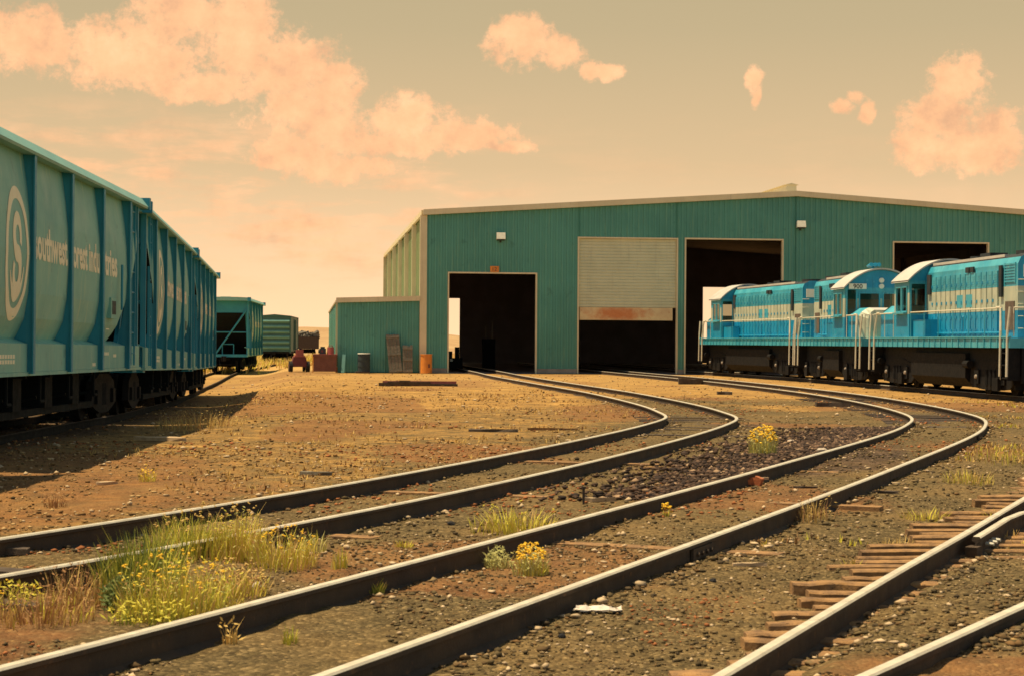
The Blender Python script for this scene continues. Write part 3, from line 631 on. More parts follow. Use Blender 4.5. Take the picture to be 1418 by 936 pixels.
def hopper(label, loc, rz):
    r = thing('hopper_car', label, 'hopper car', loc, rz, 'teal covered hopper cars on the left track')
    m = MB(); zs = [1.5, 1.56, 1.75, 1.9, 2.1, 2.3, 2.6, 2.9, 3.2, 3.5, 3.7, 3.95, 4.2, 4.46]
    for s_ in (-1, 1):
        rows = []
        for z in zs:
            e = xe_(z); rows.append([(x, s_*hp(z), z) for x in [-e, *np.linspace(-4.5, 4.5, 7), e]])
        m.strip(rows)
    m.build('hopper_body', 'hop_side', r, smooth=False)
    for s_ in (-1, 1): MB().strip([[(s_*xe_(z), y_*hp(z), z) for y_ in (-1, -.5, 0, .5, 1)] for z in zs if z <= 3.71]).build('slope_sheet', 'hop_under', r)  # shade of the end recess painted as a near-black sheet
    for s_ in (-1, 1):  # sill plates between the ribs
        m = MB()
        for a_, b_ in zip((-7.8,)+HOPX, HOPX+(7.8,)):
            m.box(a_+.06, b_-.06, min(s_*1.44, s_*1.50), max(s_*1.44, s_*1.50), 1.06, 1.50)
            m.prism([(s_*1.44, 1.50), (s_*1.49, 1.50), (s_*1.26, 1.585), (s_*1.22, 1.56)], 'x', a_+.06, b_-.06)
        m.box(-7.85, 7.85, min(s_*1.40, s_*1.52), max(s_*1.40, s_*1.52), 1.0, 1.057)
        m.build('side_sill', 'hop_side', r)
    for x in HOPX:
        for s_ in (-1, 1):
            q = [(s_*1.575, 1.03), (s_*1.575, 4.46)]
            inner = [(s_*(hp(z)-.03), z) for z in (4.46, 4.2, 3.95, 3.5, 2.9, 2.3, 1.9, 1.62, 1.5)] + [(s_*1.4, 1.45), (s_*1.4, 1.03)]
            mm = MB(); mm.prism(q+inner, 'x', x-.03, x+.03); mm.box(x-.075, x+.075, min(s_*1.577, s_*1.60), max(s_*1.577, s_*1.60), 1.03, 4.46)
            mm.build('rib', 'hop_rib', r)
    m = MB()
    m.prism([(-1.62, 4.44), (-1.64, 4.48), (-1.50, 4.66), (-.8, 4.69), (.8, 4.69), (1.50, 4.66), (1.64, 4.48), (1.62, 4.44), (1.3, 4.465), (-1.3, 4.465)], 'x', -8.1, 8.1)
    rf = m.build('roof', 'hop_roof', r)
    m = MB()
    for x in np.arange(-6, 6.1, 2.4): m.box(x-1.05, x+1.05, -.32, .32, 4.693, 4.73)
    m.each('hatch', 'hop_roof', rf)
    for s_ in (-1, 1):
        m = MB()
        m.box(min(s_*7.35, s_*7.43), max(s_*7.35, s_*7.43), -1.40, 1.40, 3.72, 4.46)       # head plate
        m.box(min(s_*7.2, s_*7.7), max(s_*7.2, s_*7.7), -1.45, 1.45, .95, 1.12)             # end platform
        for y_ in (-1.43, 1.43):
            m.box(min(s_*7.5, s_*7.62), max(s_*7.5, s_*7.62), y_-.06, y_+.06, 1.0, 4.46)     # corner posts
            m.prism([(s_*7.40, 3.72), (s_*7.52, 3.72), (s_*5.7, 1.12), (s_*5.55, 1.12)], 'y', y_*.92-.04, y_*.92+.04)
        T = Matrix.Identity(4)
        m.tube([(s_*7.55, -1.35, 3.9), (s_*7.55, .55, 1.15)], .055, 6); m.tube([(s_*7.45, -.55, 1.1), (s_*7.45, -.55, 1.75), (s_*7.45, .15, 1.75), (s_*7.45, .15, 1.1)], .03, 6)
        m.tube([(s_*7.5, -1.4, 2.5), (s_*7.5, 1.4, 2.5)], .04, 6)
        m.build('end_cage', 'hop_rib', r)
        for y_ in (-1.5, 1.5):
            m = MB(); yy_ = y_*1.0
            for xx in (s_*6.55, s_*6.98): m.box(min(xx, xx+.04), max(xx, xx+.04), yy_-.03, yy_+.03, 1.1, 4.44)
            for z in np.arange(1.35, 4.4, .42): m.tube([(s_*6.57, yy_+.0, z), (s_*7.0, yy_+.0, z)], .018, 5)
            y0, y1 = sorted((y_*.967, y_*1.107))
            MB().box(min(s_*7.98, s_*8.16), max(s_*7.98, s_*8.16), y0, y1, 4.43, 4.68).build('roof_corner_bracket', 'hop_rib', r)
            m.build('ladder', 'hop_rib', r)
        truck(r, s_*5.9); coupler(r, s_*7.85, s_)
    m = MB(); m.box(-7.4, 7.4, -.3, .3, .75, 1.1); m.box(-4.3, 4.3, -1.15, 1.15, .30, .42)
    for x in (-2.4, 0, 2.4): m.box(x-.3, x+.3, -1.2, 1.2, .42, 1.0)  # cross boxes and the flat tray added to block light under the car
    for x in (-3.6, -1.2, 1.2, 3.6):
        m.add([(x-1.1, -1.35, 1.5), (x+1.1, -1.35, 1.5), (x+1.1, 1.35, 1.5), (x-1.1, 1.35, 1.5), (x-.45, -.5, .45), (x+.45, -.5, .45), (x+.45, .5, .45), (x-.45, .5, .45)],
              [(0, 1, 5, 4), (1, 2, 6, 5), (2, 3, 7, 6), (3, 0, 4, 7), (4, 5, 6, 7), (3, 2, 1, 0)])
        m.box(x-.5, x+.5, -.85, .85, .36, .5); m.tube([(x, -1.3, 1.05), (x, -1.3, .55), (x+.3, -1.3, .55)], .03, 5); m.tube([(x, -.5, .45), (x, -1.25, .62)], .035, 5)
    for x in np.arange(-4.6, 4.7, 1.85): m.box(x-.05, x+.05, -1.42, 1.42, .95, 1.06)
    m.build('gates_and_light_block', 'hop_under', r)
    # emblem: ring and S swirl, then the road name across three bays (right-hand side of the car)
    def paint(pts2, fs, name):
        MB().add([(x, -(hp(z)+.006), z) for x, z in pts2], fs).build(name, 'cream', r, fix=False)
    cx, cz, pts2, fs = -4.25, 2.86, [], []
    def band(path, wdt):
        p = np.array(path); t_ = np.gradient(p, axis=0); t_ /= np.linalg.norm(t_, axis=1)[:, None]; nn = np.stack([-t_[:, 1], t_[:, 0]], 1)
        k = len(pts2); wd = np.broadcast_to(np.asarray(wdt, float), (len(p),))[:, None]
        for q in np.linspace(-.5, .5, 3): pts2.extend([tuple(x) for x in p+nn*wd*q])
        n_ = len(p)
        for j in range(2): fs.extend([(k+j*n_+i, k+j*n_+i+1, k+(j+1)*n_+i+1, k+(j+1)*n_+i) for i in range(n_-1)])
    tt = np.linspace(0, 2*PI, 49)
    band([(cx+.90*math.cos(q), cz+.93*math.sin(q)) for q in tt], .19)
    q1 = np.linspace(-.15*PI, 1.5*PI, 26); q2 = np.linspace(.5*PI, -1.15*PI, 26)
    sx = [(cx+.27*math.cos(q), cz+.27+.27*math.sin(q)) for q in q1][:-1]+[(cx+.27*math.cos(q), cz-.27+.27*math.sin(q)) for q in q2]
    band(sx, np.interp(np.linspace(0, 1, len(sx)), [0, .5, 1], [.17, .27, .17]))
    q3 = np.linspace(1.12*PI, 1.93*PI, 22); band([(cx+.58*math.cos(q), cz-.06+.58*math.sin(q)) for q in q3], np.interp(np.linspace(0, 1, 22), [0, .4, 1], [.05, .22, .05]))
    paint([(cx+.32+(x-cx)*.78, z) for x, z in pts2], fs, 'emblem')
    for txt, x0, wd in (('southwest', -2.78, 2.62), ('forest indu', .18, 2.66), ('stries', 3.15, 1.6)):
        vs_, f_ = text_mesh(txt, .68, 1.0, .034); x1 = max(p[0] for p in vs_)
        paint([(x0+p[0]/x1*wd, 2.86+p[1]*1.05) for p in vs_], f_, 'road_name')
    m = MB()
    for x0, z0, n_ in ((-4.9, 1.30, 6), (-4.9, 1.22, 6), (3.6, 1.34, 3), (4.6, 1.30, 2), (2.4, 1.14, 2)):
        for k in range(n_): m.box(x0+k*.17, x0+k*.17+.12, -1.505, -1.499, z0-.03, z0+.03)
    m.box(3.75, 4.05, -1.508, -1.502, 1.9-.1+.0, 1.82)
    m.each('stencil_mark', 'cream', r)
    m = MB(); m.box(4.05, 4.65, -1.55, -1.40, 2.02, 2.42); tk = m.build('ticket_holder', 'hop_side', r)
    MB().box(4.15, 4.55, -1.556, -1.551, 2.10, 2.36).build('card', 'drum', tk)
    MB().tube([(4.95, -1.6, 2.2), (4.95, -1.6, 3.1)], .025, 5).build('grab_iron', 'hop_rib', r)
    return r
def on_track(y):
    x = float(left_track_x(y)); dx = float(left_track_x(y+7)-left_track_x(y-7))/14
    z = float(sink(x, y))+RH; zs_ = (float(sink(left_track_x(y+7), y+7))-float(sink(left_track_x(y-7), y-7)))/14
    return (x, y, z), (0, -math.atan(zs_), math.atan2(1, dx))
HY_ = [32.35, 48.9, 65.45, 125.6, 15.85]
l_, ro = on_track(HY_[0]); h0 = hopper('teal hopper car nearest the camera, whose ring emblem and road name can be read', l_, 0); h0.rotation_euler = ro
l_, ro = on_track(HY_[1]); dup(h0, l_, ro, 'teal hopper car in the middle of the coupled row of three at left')
l_, ro = on_track(HY_[2]); dup(h0, l_, ro, 'teal hopper car farthest of the coupled row of three at left')
l_, ro = on_track(HY_[3]); dup(h0, l_, ro, 'dark teal hopper car standing alone behind the row, end cage and brace facing us')
l_, ro = on_track(HY_[4]); q = dup(h0, l_, ro, 'unseen teal hopper car beyond the left edge, kept for its shadow')  # stands out of view, kept so its shadow falls into the frame

# ------------------------------------------------------------------ boxcar and far gondola
def boxcar(label, loc, rz, L=14.0):
    r = thing('boxcar', label, 'boxcar', loc, rz, 'green boxcars')
    MB().box(-L/2, L/2, -1.45, 1.45, 1.0, 4.12).build('body', 'box_green', r)
    MB().prism([(-1.52, 4.12), (1.52, 4.12), (1.5, 4.2), (0, 4.34), (-1.5, 4.2)], 'x', -L/2-.05, L/2+.05).build('roof', 'box_green', r)
    for s_ in (-1, 1):
        m = MB()
        for z in np.arange(1.35, 4.1, .47):
            m.prism([(s_*(L/2), z-.13), (s_*(L/2+.13), z-.05), (s_*(L/2+.13), z+.05), (s_*(L/2), z+.13)], 'y', -1.36, 1.36)
        m.build('corrugated_end', 'box_rib', r)
        m = MB(); m.box(min(s_*L/2, s_*(L/2+.1)), max(s_*L/2, s_*(L/2+.1)), -1.5, -1.38, .9, 4.15); m.box(min(s_*L/2, s_*(L/2+.1)), max(s_*L/2, s_*(L/2+.1)), 1.38, 1.5, .9, 4.15); m.build('corner_post', 'box_green', r)
        m = MB(); m.box(-1.3, 1.3, min(s_*1.452, s_*1.52), max(s_*1.452, s_*1.52), 1.1, 3.95)
        for x in (-1.1, -.4, .4, 1.1): m.box(x-.05, x+.05, min(s_*1.52, s_*1.56), max(s_*1.52, s_*1.56), 1.15, 3.9)
        m.build('door', 'box_green', r)
        truck(r, s_*(L/2-2)); coupler(r, s_*(L/2), s_)
    m = MB(); m.box(-L/2, L/2, -1.4, 1.4, .8, 1.0); m.build('underframe', 'black', r)
    return r
l_, ro = on_track(176.6); bc = boxcar('pale green boxcar with ribbed end far down the left track', l_, 0); bc.rotation_euler = ro
gd = thing('gondola_car', 'dark low gondola piled with scrap, farthest car on the left', 'gondola car', (-27.6, 253, -.35), 1.68)
MB().box(-5, 5, -1.45, 1.45, .95, 2.55).build('body', 'dark_wood', gd)
m = MB()
for x in np.arange(-4.8, 4.9, 1.2):
    for s_ in (-1, 1): m.box(x-.06, x+.06, min(s_*1.452, s_*1.55), max(s_*1.452, s_*1.55), .95, 2.6)
m.each('side_stake', 'dark_wood', gd)
m = MB()
for k in range(40):
    T = Matrix.Translation((rnd.uniform(-4.6, 4.6), rnd.uniform(-1.2, 1.2), 2.5+rnd.uniform(0, .5))) @ Matrix.Rotation(rnd.uniform(0, 3), 4, (rnd.random(), rnd.random(), rnd.random()))
    m.box(-.5, .5, -.2, .2, -.15, .15, 0, T)
m.build('scrap_load', 'old_wood', gd)
for s_ in (-1, 1): truck(gd, s_*3.4)

# ------------------------------------------------------------------ locomotives
def wall_grid(m, a0, a1, z0, z1, holes, P, bands):
    """rectangular wall in (a, z) with rectangular holes; bands = [(z_limit, mat)]"""
    As = sorted({a0, a1, *[h[0] for h in holes], *[h[1] for h in holes]}); Zs = sorted({z0, z1, *[h[2] for h in holes], *[h[3] for h in holes], *[b_[0] for b_ in bands if z0 < b_[0] < z1]})
    for a, b_ in zip(As[:-1], As[1:]):
        for c_, d_ in zip(Zs[:-1], Zs[1:]):
            ma, mz = (a+b_)/2, (c_+d_)/2
            if any(h[0] < ma < h[1] and h[2] < mz < h[3] for h in holes): continue
            mi = next(mm for zl, mm in bands if mz < zl)
            m.quad(P(a, c_), P(b_, c_), P(b_, d_), P(a, d_), mi)
BANDS = [(2.66, 0), (3.42, 1), (9, 2)]
LM = ['blue', 'lcream', 'blue2']
def loco(label, loc, rz, L, front, cabl, rear, number, end_number):
    """+x is the cab end; front = nose deck length, rear = rear deck length"""
    r = thing('diesel_locomotive', label, 'locomotive', loc, rz, 'blue and cream diesel locomotives')
    xf, xr = L/2, -L/2; cf = xf-front; cr = cf-cabl; he = xr+rear
    m = MB(); m.box(xr, xf, -1.5, 1.5, 1.50, 1.80)
    for x in np.arange(xr+.4, xf-.3, .62):
        for s_ in (-1, 1): m.box(x-.03, x+.03, min(s_*1.502, s_*1.53), max(s_*1.502, s_*1.53), 1.50, 1.80)
    for s_ in (-1, 1): m.box(xr, xf, min(s_*1.44, s_*1.545), max(s_*1.44, s_*1.545), 1.803, 1.85)
    m.build('frame', 'blue2', r)
    m = MB(); m.box(xr+.2, xf-.2, -1.15, 1.15, .85, 1.498); m.build('underframe', 'black', r)
    # long hood
    HW = .84; cs = [(HW, 1.80), (HW, 2.66), (HW, 3.42), (HW, 4.12), (HW-.10, 4.33), (.50, 4.46), (-.50, 4.46), (-HW+.10, 4.33), (-HW, 4.12), (-HW, 3.42), (-HW, 2.66), (-HW, 1.80)]
    m = MB()
    for j in range(len(cs)-1):
        (ya, za), (yb, zb_) = cs[j], cs[j+1]; mz = (za+zb_)/2
        mi = 0 if mz < 2.66 else 1 if mz < 3.42 else 2 if mz < 4.3 else 3
        m.quad((he, ya, za), (cr, ya, za), (cr, yb, zb_), (he, yb, zb_), mi)
    for zl, zh, mi in ((1.8, 2.66, 0), (2.66, 3.42, 1), (3.42, 4.12, 0)):
        m.quad((he, -HW, zl), (he, HW, zl), (he, HW, zh), (he, -HW, zh), mi)
    m.add([(he, y_, z_) for y_, z_ in cs[3:9]], [(0, 1, 2, 3, 4, 5)], 0)
    hood = m.build('long_hood', LM+['soot'], r)
    # door leaves of the hood: narrow raised panels with hinge lines
    for s_ in (-1, 1):
        m = MB(); x = he+1.7
        while x < cr-.75:
            y0, y1 = sorted((s_*(HW+.002), s_*(HW+.055)))
            m.box(x, x+.44, y0, y1, 1.9, 2.655, 0); m.box(x, x+.44, y0, y1, 2.665, 3.415, 1); m.box(x, x+.44, y0, y1, 3.425, 3.95, 2)
            y0, y1 = sorted((s_*(HW+.055), s_*(HW+.075)))
            for z in (2.05, 2.5, 3.0, 3.6): m.box(x+.32, x+.42, y0, y1, z-.05, z+.05, 0)
            for z in np.arange(3.5, 3.9, .08): m.box(x+.06, x+.30, y0, (y0+y1)/2, z, z+.03, 2)
            x += .52
        m.build('hood_doors', LM, hood)
    m = MB()
    for s_ in (-1, 1):
        y0, y1 = sorted((s_*(HW+.03), s_*(HW+.085)))
        for xx in (he+.3*(cr-he)+1.2, he+.3*(cr-he)+1.65): m.box(xx, xx+.34, y0, y1, 3.98, 4.16)
        m.box(cr-.62, cr-.22, y0, y1, 3.35, 4.05); m.box(he+1.25, he+1.5, y0, y1, 3.1, 4.1)
    m.each('vent', 'soot', hood)
    m = MB()
    for s_ in (-1, 1):
        y0, y1 = sorted((s_*(HW+.003), s_*(HW+.03))); m.box(he+.25, he+1.05, y0, y1, 2.05, 2.95)
    m.each('louvered_door', 'brown_door', hood)
    for s_ in (-1, 1):
        m = MB(); y0, y1 = sorted((s_*(HW+.003), s_*(HW+.03))); m.box(he+.16, he+.2, y0, y1, 3.5, 4.16); m.box(he+1.1, he+1.14, y0, y1, 3.5, 4.16)
        for z in np.arange(3.55, 4.15, .09): m.box(he+.2, he+1.1, y0, y1, z, z+.05)
        m.build('radiator_shutter', 'blue2', hood)
    if cr-he > 5:   # painted device fading on the cream band
        m = MB()
        for xx in (he+.45*(cr-he), he+.45*(cr-he)+.95):
            for s_ in (-1, 1): y0, y1 = sorted((s_*(HW+.056), s_*(HW+.058))); m.box(xx, xx+.62, y0, y1, 2.82, 3.25)
        m.each('faded_panel', 'blue2', hood)
    m = MB(); mid = (he+cr)/2
    m.box(mid-.5, mid+.5, -.3, .3, 4.45, 4.64); m.build('exhaust_stack', 'soot', hood)
    MB().cyl((mid+1.1, 0, 4.45), (mid+1.1, 0, 4.58), .42, n=20).build('roof_fan', 'soot', hood); MB().cyl((he+.9, 0, 4.45), (he+.9, 0, 4.56), .55, n=20).build('roof_fan', 'soot', hood)
    for y in (-.62, .62): MB().box(he+1.6, cr-.2, y-.07, y+.07, 4.38, 4.47).build('roof_edge_highlight', 'lroof', hood)  # pale strips paint the sunlit highlight along the hood edges
    for s_ in (-1, 1):
        y = s_*(HW+.10); m = MB(); m.tube([(he+1.2, y, 1.98), (cr-.9, y, 1.98)], .03, 6); m.tube([(mid+.4, y, 1.98), (mid+.4, y, 2.5), (mid+.4, s_*HW, 2.55)], .025, 6); m.build('air_pipe', 'blue', hood)
        m = MB()
        for z in np.arange(2.1, 4.0, .38): m.tube([(he+.05, s_*(HW-.30), z), (he-.07, s_*(HW-.30), z), (he-.07, s_*(HW-.02), z), (he+.05, s_*(HW-.02), z)], .014, 5)
        m.build('end_ladder', 'rail_pipe', hood)
    # number board and headlight on the hood end
    m = MB(); m.box(he-.05, he-.003, -.66, .66, 3.70, 4.08); nb = m.build('number_board', 'white', hood)
    if end_number:
        vs_, fs_ = text_mesh(end_number, .34); MB().add([(he-.054, -(x-.12), 3.78+y) for x, y, z in vs_], fs_).build('digits', 'black', nb)
    MB().cyl((he-.02, 0, 4.22), (he-.12, 0, 4.22), .12, n=14).build('headlight', 'white', hood)
    # cab
    CW, ze, za = 1.5, 3.86, 4.58
    arch = lambda y: ze+(za-ze)*(1-abs(y/CW)**2.1)
    m = MB(); P1 = lambda X_: (lambda a, z: (X_, a, z))
    wz0, wz1 = 2.78, 3.72
    rear_h = [(-1.42, -.92, wz0-.1, wz1+.02), (.92, 1.42, wz0-.1, wz1+.02)]
    front_h = [(-1.40, -1.05, wz0-.1, wz1+.05), (1.05, 1.40, wz0-.1, wz1+.05), (-.88, -.1, 3.0, 3.62), (.1, .88, 3.0, 3.62)]
    side_h = [(cr+.25, cr+.8, wz0, wz1-.1), (cr+.95, cr+1.5, wz0, wz1-.1)] if cabl > 1.7 else [(cr+.4, cf-.4, wz0, wz1-.1)]
    wall_grid(m, -CW, CW, 1.8, ze, rear_h, P1(cr), BANDS); wall_grid(m, -CW, CW, 1.8, ze, front_h, P1(cf), BANDS)
    for s_ in (-1, 1): wall_grid(m, cr, cf, 1.8, ze, side_h, (lambda a, z, s_=s_: (a, s_*CW, z)), BANDS)
    ys = np.linspace(-CW, CW, 25)
    for X_ in (cr, cf): m.add([(X_, y, arch(y)) for y in ys], [tuple(range(25))], 0)
    m.quad((cr, -CW, 1.81), (cf, -CW, 1.81), (cf, CW, 1.81), (cr, CW, 1.81), 0)
    cab = m.build('cab', LM, r, fix=False)
    m = MB(); ys = np.linspace(-CW-.09, CW+.09, 27)
    az_ = lambda y: ze-.05+(za-ze+.07)*(1-abs(y/(CW+.09))**2.1)
    lo = [(az_(y)) for y in ys]
    m.strip([[(cr-.12, y, z) for y, z in zip(ys, lo)], [(cr-.12, y, z+.06) for y, z in zip(ys, lo)], [(cf+.16, y, z+.06) for y, z in zip(ys, lo)], [(cf+.16, y, z) for y, z in zip(ys, lo)], [(cr-.12, y, z) for y, z in zip(ys, lo)]])
    m.build('cab_roof', 'lroof', cab, smooth=False)
    def pane(name, a0, a1, z0, z1, P):
        MB().quad(P(a0, z0), P(a1, z0), P(a1, z1), P(a0, z1)).build(name, 'glass', cab)
    ft = .05
    for hs, X_, o_ in ((rear_h, cr, -1), (front_h, cf, 1)):
        for h in hs:
            pane('window', *h, (lambda a, z, X_=X_: (X_, a, z)))
            x0, x1 = sorted((X_+o_*.003, X_+o_*.035)); fm = MB()
            fm.box(x0, x1, h[0]-ft, h[0], h[2]-ft, h[3]+ft); fm.box(x0, x1, h[1], h[1]+ft, h[2]-ft, h[3]+ft); fm.box(x0, x1, h[0], h[1], h[2]-ft, h[2]); fm.box(x0, x1, h[0], h[1], h[3], h[3]+ft); fm.build('window_frame', 'blue2', cab)
    for s_ in (-1, 1):
        for h in side_h:
            pane('window', *h, (lambda a, z, s_=s_: (a, s_*CW, z)))
            y0, y1 = sorted((s_*(CW+.003), s_*(CW+.035))); fm = MB()
            fm.box(h[0]-ft, h[0], y0, y1, h[2]-ft, h[3]+ft); fm.box(h[1], h[1]+ft, y0, y1, h[2]-ft, h[3]+ft); fm.box(h[0], h[1], y0, y1, h[2]-ft, h[2]); fm.box(h[0], h[1], y0, y1, h[3], h[3]+ft); fm.build('window_frame', 'blue2', cab)
        MB().box(side_h[0][0]-.05, side_h[-1][1]+.05, min(s_*1.52, s_*1.66), max(s_*1.52, s_*1.66), side_h[0][2]-.11, side_h[0][2]-.06).build('arm_rest', 'blue2', cab)
    for s_ in (-1, 1):
        nb = MB().prism([(s_*.98-.36, 3.80), (s_*.98+.36, 3.80), (s_*.98+.36, 4.02), (s_*.98-.36, 4.02)], 'x', cf+.004, cf+.05)
        nb = nb.build('number_board', 'white', cab)
        if number:
            vs_, fs_ = text_mesh(number, .26); wdt = max(p[0] for p in vs_)
            MB().add([(cf+.054, s_*.98-wdt/2+x, 3.82+y) for x, y, z in vs_], fs_).build('digits', 'black', nb)
    m = MB()
    for z in (3.92, 4.16): m.cyl((cf, 0, z), (cf+.1, 0, z), .1, n=14)
    m.each('headlight', 'white', cab)
    if number:
        m = MB(); m.box(cr+.5, cr+.7, -.05, .05, 4.6, 4.76); m.box(cr+.55, cr+.65, -.2, .2, 4.73, 4.76)
        for k in (-.16, 0, .16): m.cyl((cr+.35, k, 4.80), (cr+1.0, k, 4.84), .035, .085, 10)
        m.build('horn', 'blue', cab)
    # short nose
    nl = front-1.0; NW = 1.36
    nm = MB(); ncs = [(NW, 1.80), (NW, 2.70), (NW-.42, 3.02), (-NW+.42, 3.02), (-NW, 2.70), (-NW, 1.80)]
    xn = cf+nl
    for j in range(5):
        (ya, z0), (yb, z1) = ncs[j], ncs[j+1]; nm.quad((cf, ya, z0), (xn, ya, z0), (xn, yb, z1), (cf, yb, z1), 2 if j in (1, 2, 3) else 0)
    prof_ = [(0, 1.8), (0, 2.70), (.06, 2.84), (.2, 2.96), (.42, 3.02)]
    fr_ = [[(xn, y, z) for y, z in ((NW, 1.8), (NW, 2.70), (NW-.12, 2.84), (NW-.28, 2.96), (NW-.42, 3.02))], [(xn+.32, y, z) for y, z in ((NW-.32, 1.8), (NW-.32, 2.58), (NW-.36, 2.74), (NW-.44, 2.86), (NW-.56, 2.93))],
           [(xn+.40, y, z) for y, z in ((.0, 1.8), (.0, 2.52), (.0, 2.70), (.0, 2.83), (.0, 2.91))]]
    fr_ += [[(x, -y, z) for x, y, z in fr_[1]], [(x, -y, z) for x, y, z in fr_[0]]]
    nm.strip(fr_, 1); nm.add([r_[-1] for r_ in fr_], [(0, 1, 2, 3, 4)], 3)
    nm.build('short_hood', LM+['lroof'], r)
    # battery / equipment boxes on the walkway beside the cab
    m = MB()
    for s_ in (-1, 1): y0, y1 = sorted((s_*.93, s_*1.38)); m.box(cr-1.5, cr-.1, y0, y1, 1.852, 2.45)
    m.each('equipment_box', 'blue', r)
    # handrails
    for s_ in (-1, 1):
        m = MB(); y = s_*1.47
        m.tube([(xr+.75, y, 2.72), (cr-.1, y, 2.72)], .022, 6)
        for x in np.linspace(xr+.75, cr-.1, 7): m.tube([(x, y, 1.85), (x, y, 2.70)], .016, 5, 1)
        if nl > .5:
            m.tube([(cf+.15, y, 2.72), (xf-.75, y, 2.72)], .026, 6)
            for x in np.linspace(cf+.2, xf-.75, 3): m.tube([(x, y, 1.85), (x, y, 2.72)], .018, 5)
        m.build('handrail', ['rail_pipe', 'blue2'], r)
        for (xe, d_) in ((xr, 1), (xf, -1)):
            for xx in (xe+d_*.10, xe+d_*.70):
                k = xx+d_*.16 if xx == xe+d_*.70 else xx-d_*.05
                MB().tube([(k+(.35*d_ if xx == xe+d_*.70 else 0), y, 2.74), (k, y, 2.74), (xx, s_*1.53, 2.0), (xx, s_*1.55, .62)], .042, 6).build('grab_rail', 'rail_pipe', r)
            st = MB()
            for z in (.55, .95, 1.32): x0, x1 = sorted((xe+d_*.12, xe+d_*.68)); y0, y1 = sorted((s_*1.16, s_*1.5)); st.box(x0, x1, y0, y1, z, z+.04)
            x0, x1 = sorted((xe+d_*.09, xe+d_*.115)); y0, y1 = sorted((s_*1.12, s_*1.52)); st.box(x0, x1, y0, y1, .5, 1.495)
            x0, x1 = sorted((xe+d_*.685, xe+d_*.71)); st.box(x0, x1, y0, y1, .5, 1.495)
            st.build('steps', 'black', r)
    for (xe, d_) in ((xr, 1), (xf, -1)):
        m = MB(); x0, x1 = sorted((xe, xe+d_*.08)); m.box(x0-.001, x1, -1.1, 1.1, .42, 1.495); m.build('pilot', 'black', r)
        m = MB(); x0 = xe+d_*.05; m.tube([(x0, -1.35, 2.72), (x0, -.5, 2.72), (x0, -.5, 1.85)], .024, 6); m.tube([(x0, 1.35, 2.72), (x0, .5, 2.72), (x0, .5, 1.85)], .024, 6); m.tube([(x0, -1.35, 1.85), (x0, -1.35, 2.72)], .02, 6); m.tube([(x0, 1.35, 1.85), (x0, 1.35, 2.72)], .02, 6)
        m.build('end_rail', 'rail_pipe', r)
        coupler(r, xe, -d_, .78)
        m = MB()
        for y in (-.75, -.6, .6, .75): m.tube([(xe-d_*.02, y, 1.25), (xe-d_*.16, y, .95), (xe-d_*.1, y, .62)], .03, 6)
        m.build('air_hoses', 'white' if d_ > 0 else 'black', r)
    tx = L/2-2.55 if L > 12 else L/2-2.2
    for s_ in (-1, 1):
        m = MB(); x = s_*tx; wb = 2.4; 
        for q in (-1, 1):
            m.prism([(x-2.0, .36), (x-1.9, .86), (x-.6, 1.08), (x+.6, 1.08), (x+1.9, .86), (x+2.0, .36), (x+1.7, .22), (x+.7, .16), (x-.7, .16), (x-1.7, .22)], 'y', q*1.08-.09, q*1.08+.09)
            for k in (-1, 1):
                m.box(x+k*wb/2-.2, x+k*wb/2+.2, q*1.08-.16, q*1.08+.16, .34, .78)
            for k in (-.35, 0, .35): m.cyl((x+k, q*1.14, .3), (x+k, q*1.14, .8), .1, n=8)
            m.box(x-1.1, x-.6, q*1.3-.05, q*1.3+.05, .15, .55)
            m.cyl((x+1.6, q*1.3, .95), (x+2.1, q*1.3, .95), .13, n=10)
        m.box(x-.3, x+.3, -1.0, 1.0, .5, .9); m.box(x-2.0, x-1.9, -1.1, 1.1, .2, .6); m.box(x+1.9, x+2.0, -1.1, 1.1, .2, .6)
        tk = m.build('truck', 'black', r)
        for k in (-1, 1):
            w_ = MB(); w_.cyl((x+k*wb/2, -1.0, .51), (x+k*wb/2, 1.0, .51), .09, n=8)
            for q in (-1, 1): w_.cyl((x+k*wb/2, q*.69, .51), (x+k*wb/2, q*.82, .51), .51, n=24); w_.cyl((x+k*wb/2, q*.66, .51), (x+k*wb/2, q*.695, .51), .535, n=24)
            w_.build('wheelset', 'black', tk)
            w_ = MB()
            for q in (-1, 1): w_.cyl((x+k*wb/2, q*1.24, .56), (x+k*wb/2, q*1.29, .56), .075, .055, 10)
            w_.each('journal_cap', 'concrete', tk)
    MB().prism([(-1.3, 1.3), (1.3, 1.3), (1.3, .5), (1.0, .2), (-1.0, .2), (-1.3, .5)], 'x', -tx+2.1, tx-2.1).build('fuel_tank', 'black', r)
    return r
def loco_at(label, y0, x0, y1, x1, L, cab_far, *a):
    d_ = np.array([x1-x0, y1-y0]); ang = math.atan2(d_[1], d_[0])
    if not cab_far: ang += PI
    return loco(label, ((x0+x1)/2, (y0+y1)/2, RH), ang, L, *a)
L1 = loco_at('blue and cream locomotive farthest away, its cab inside the dark doorway', 85.5, 14.35, 102.4, 11.66, 17.0, True, 2.4, 2.0, 1.0, '', '81')
L2 = loco_at('middle blue and cream locomotive with its cab windshield and 900 number board facing us', 73.7, 15.20, 85.0, 14.30, 11.3, False, 2.6, 1.9, .8, '900', '')
L3 = loco_at('nearest blue and cream locomotive, at the right edge with long hood towards us', 57.3, 16.65, 72.5, 15.28, 15.2, True, 3.2, 1.8, 1.1, '', '')

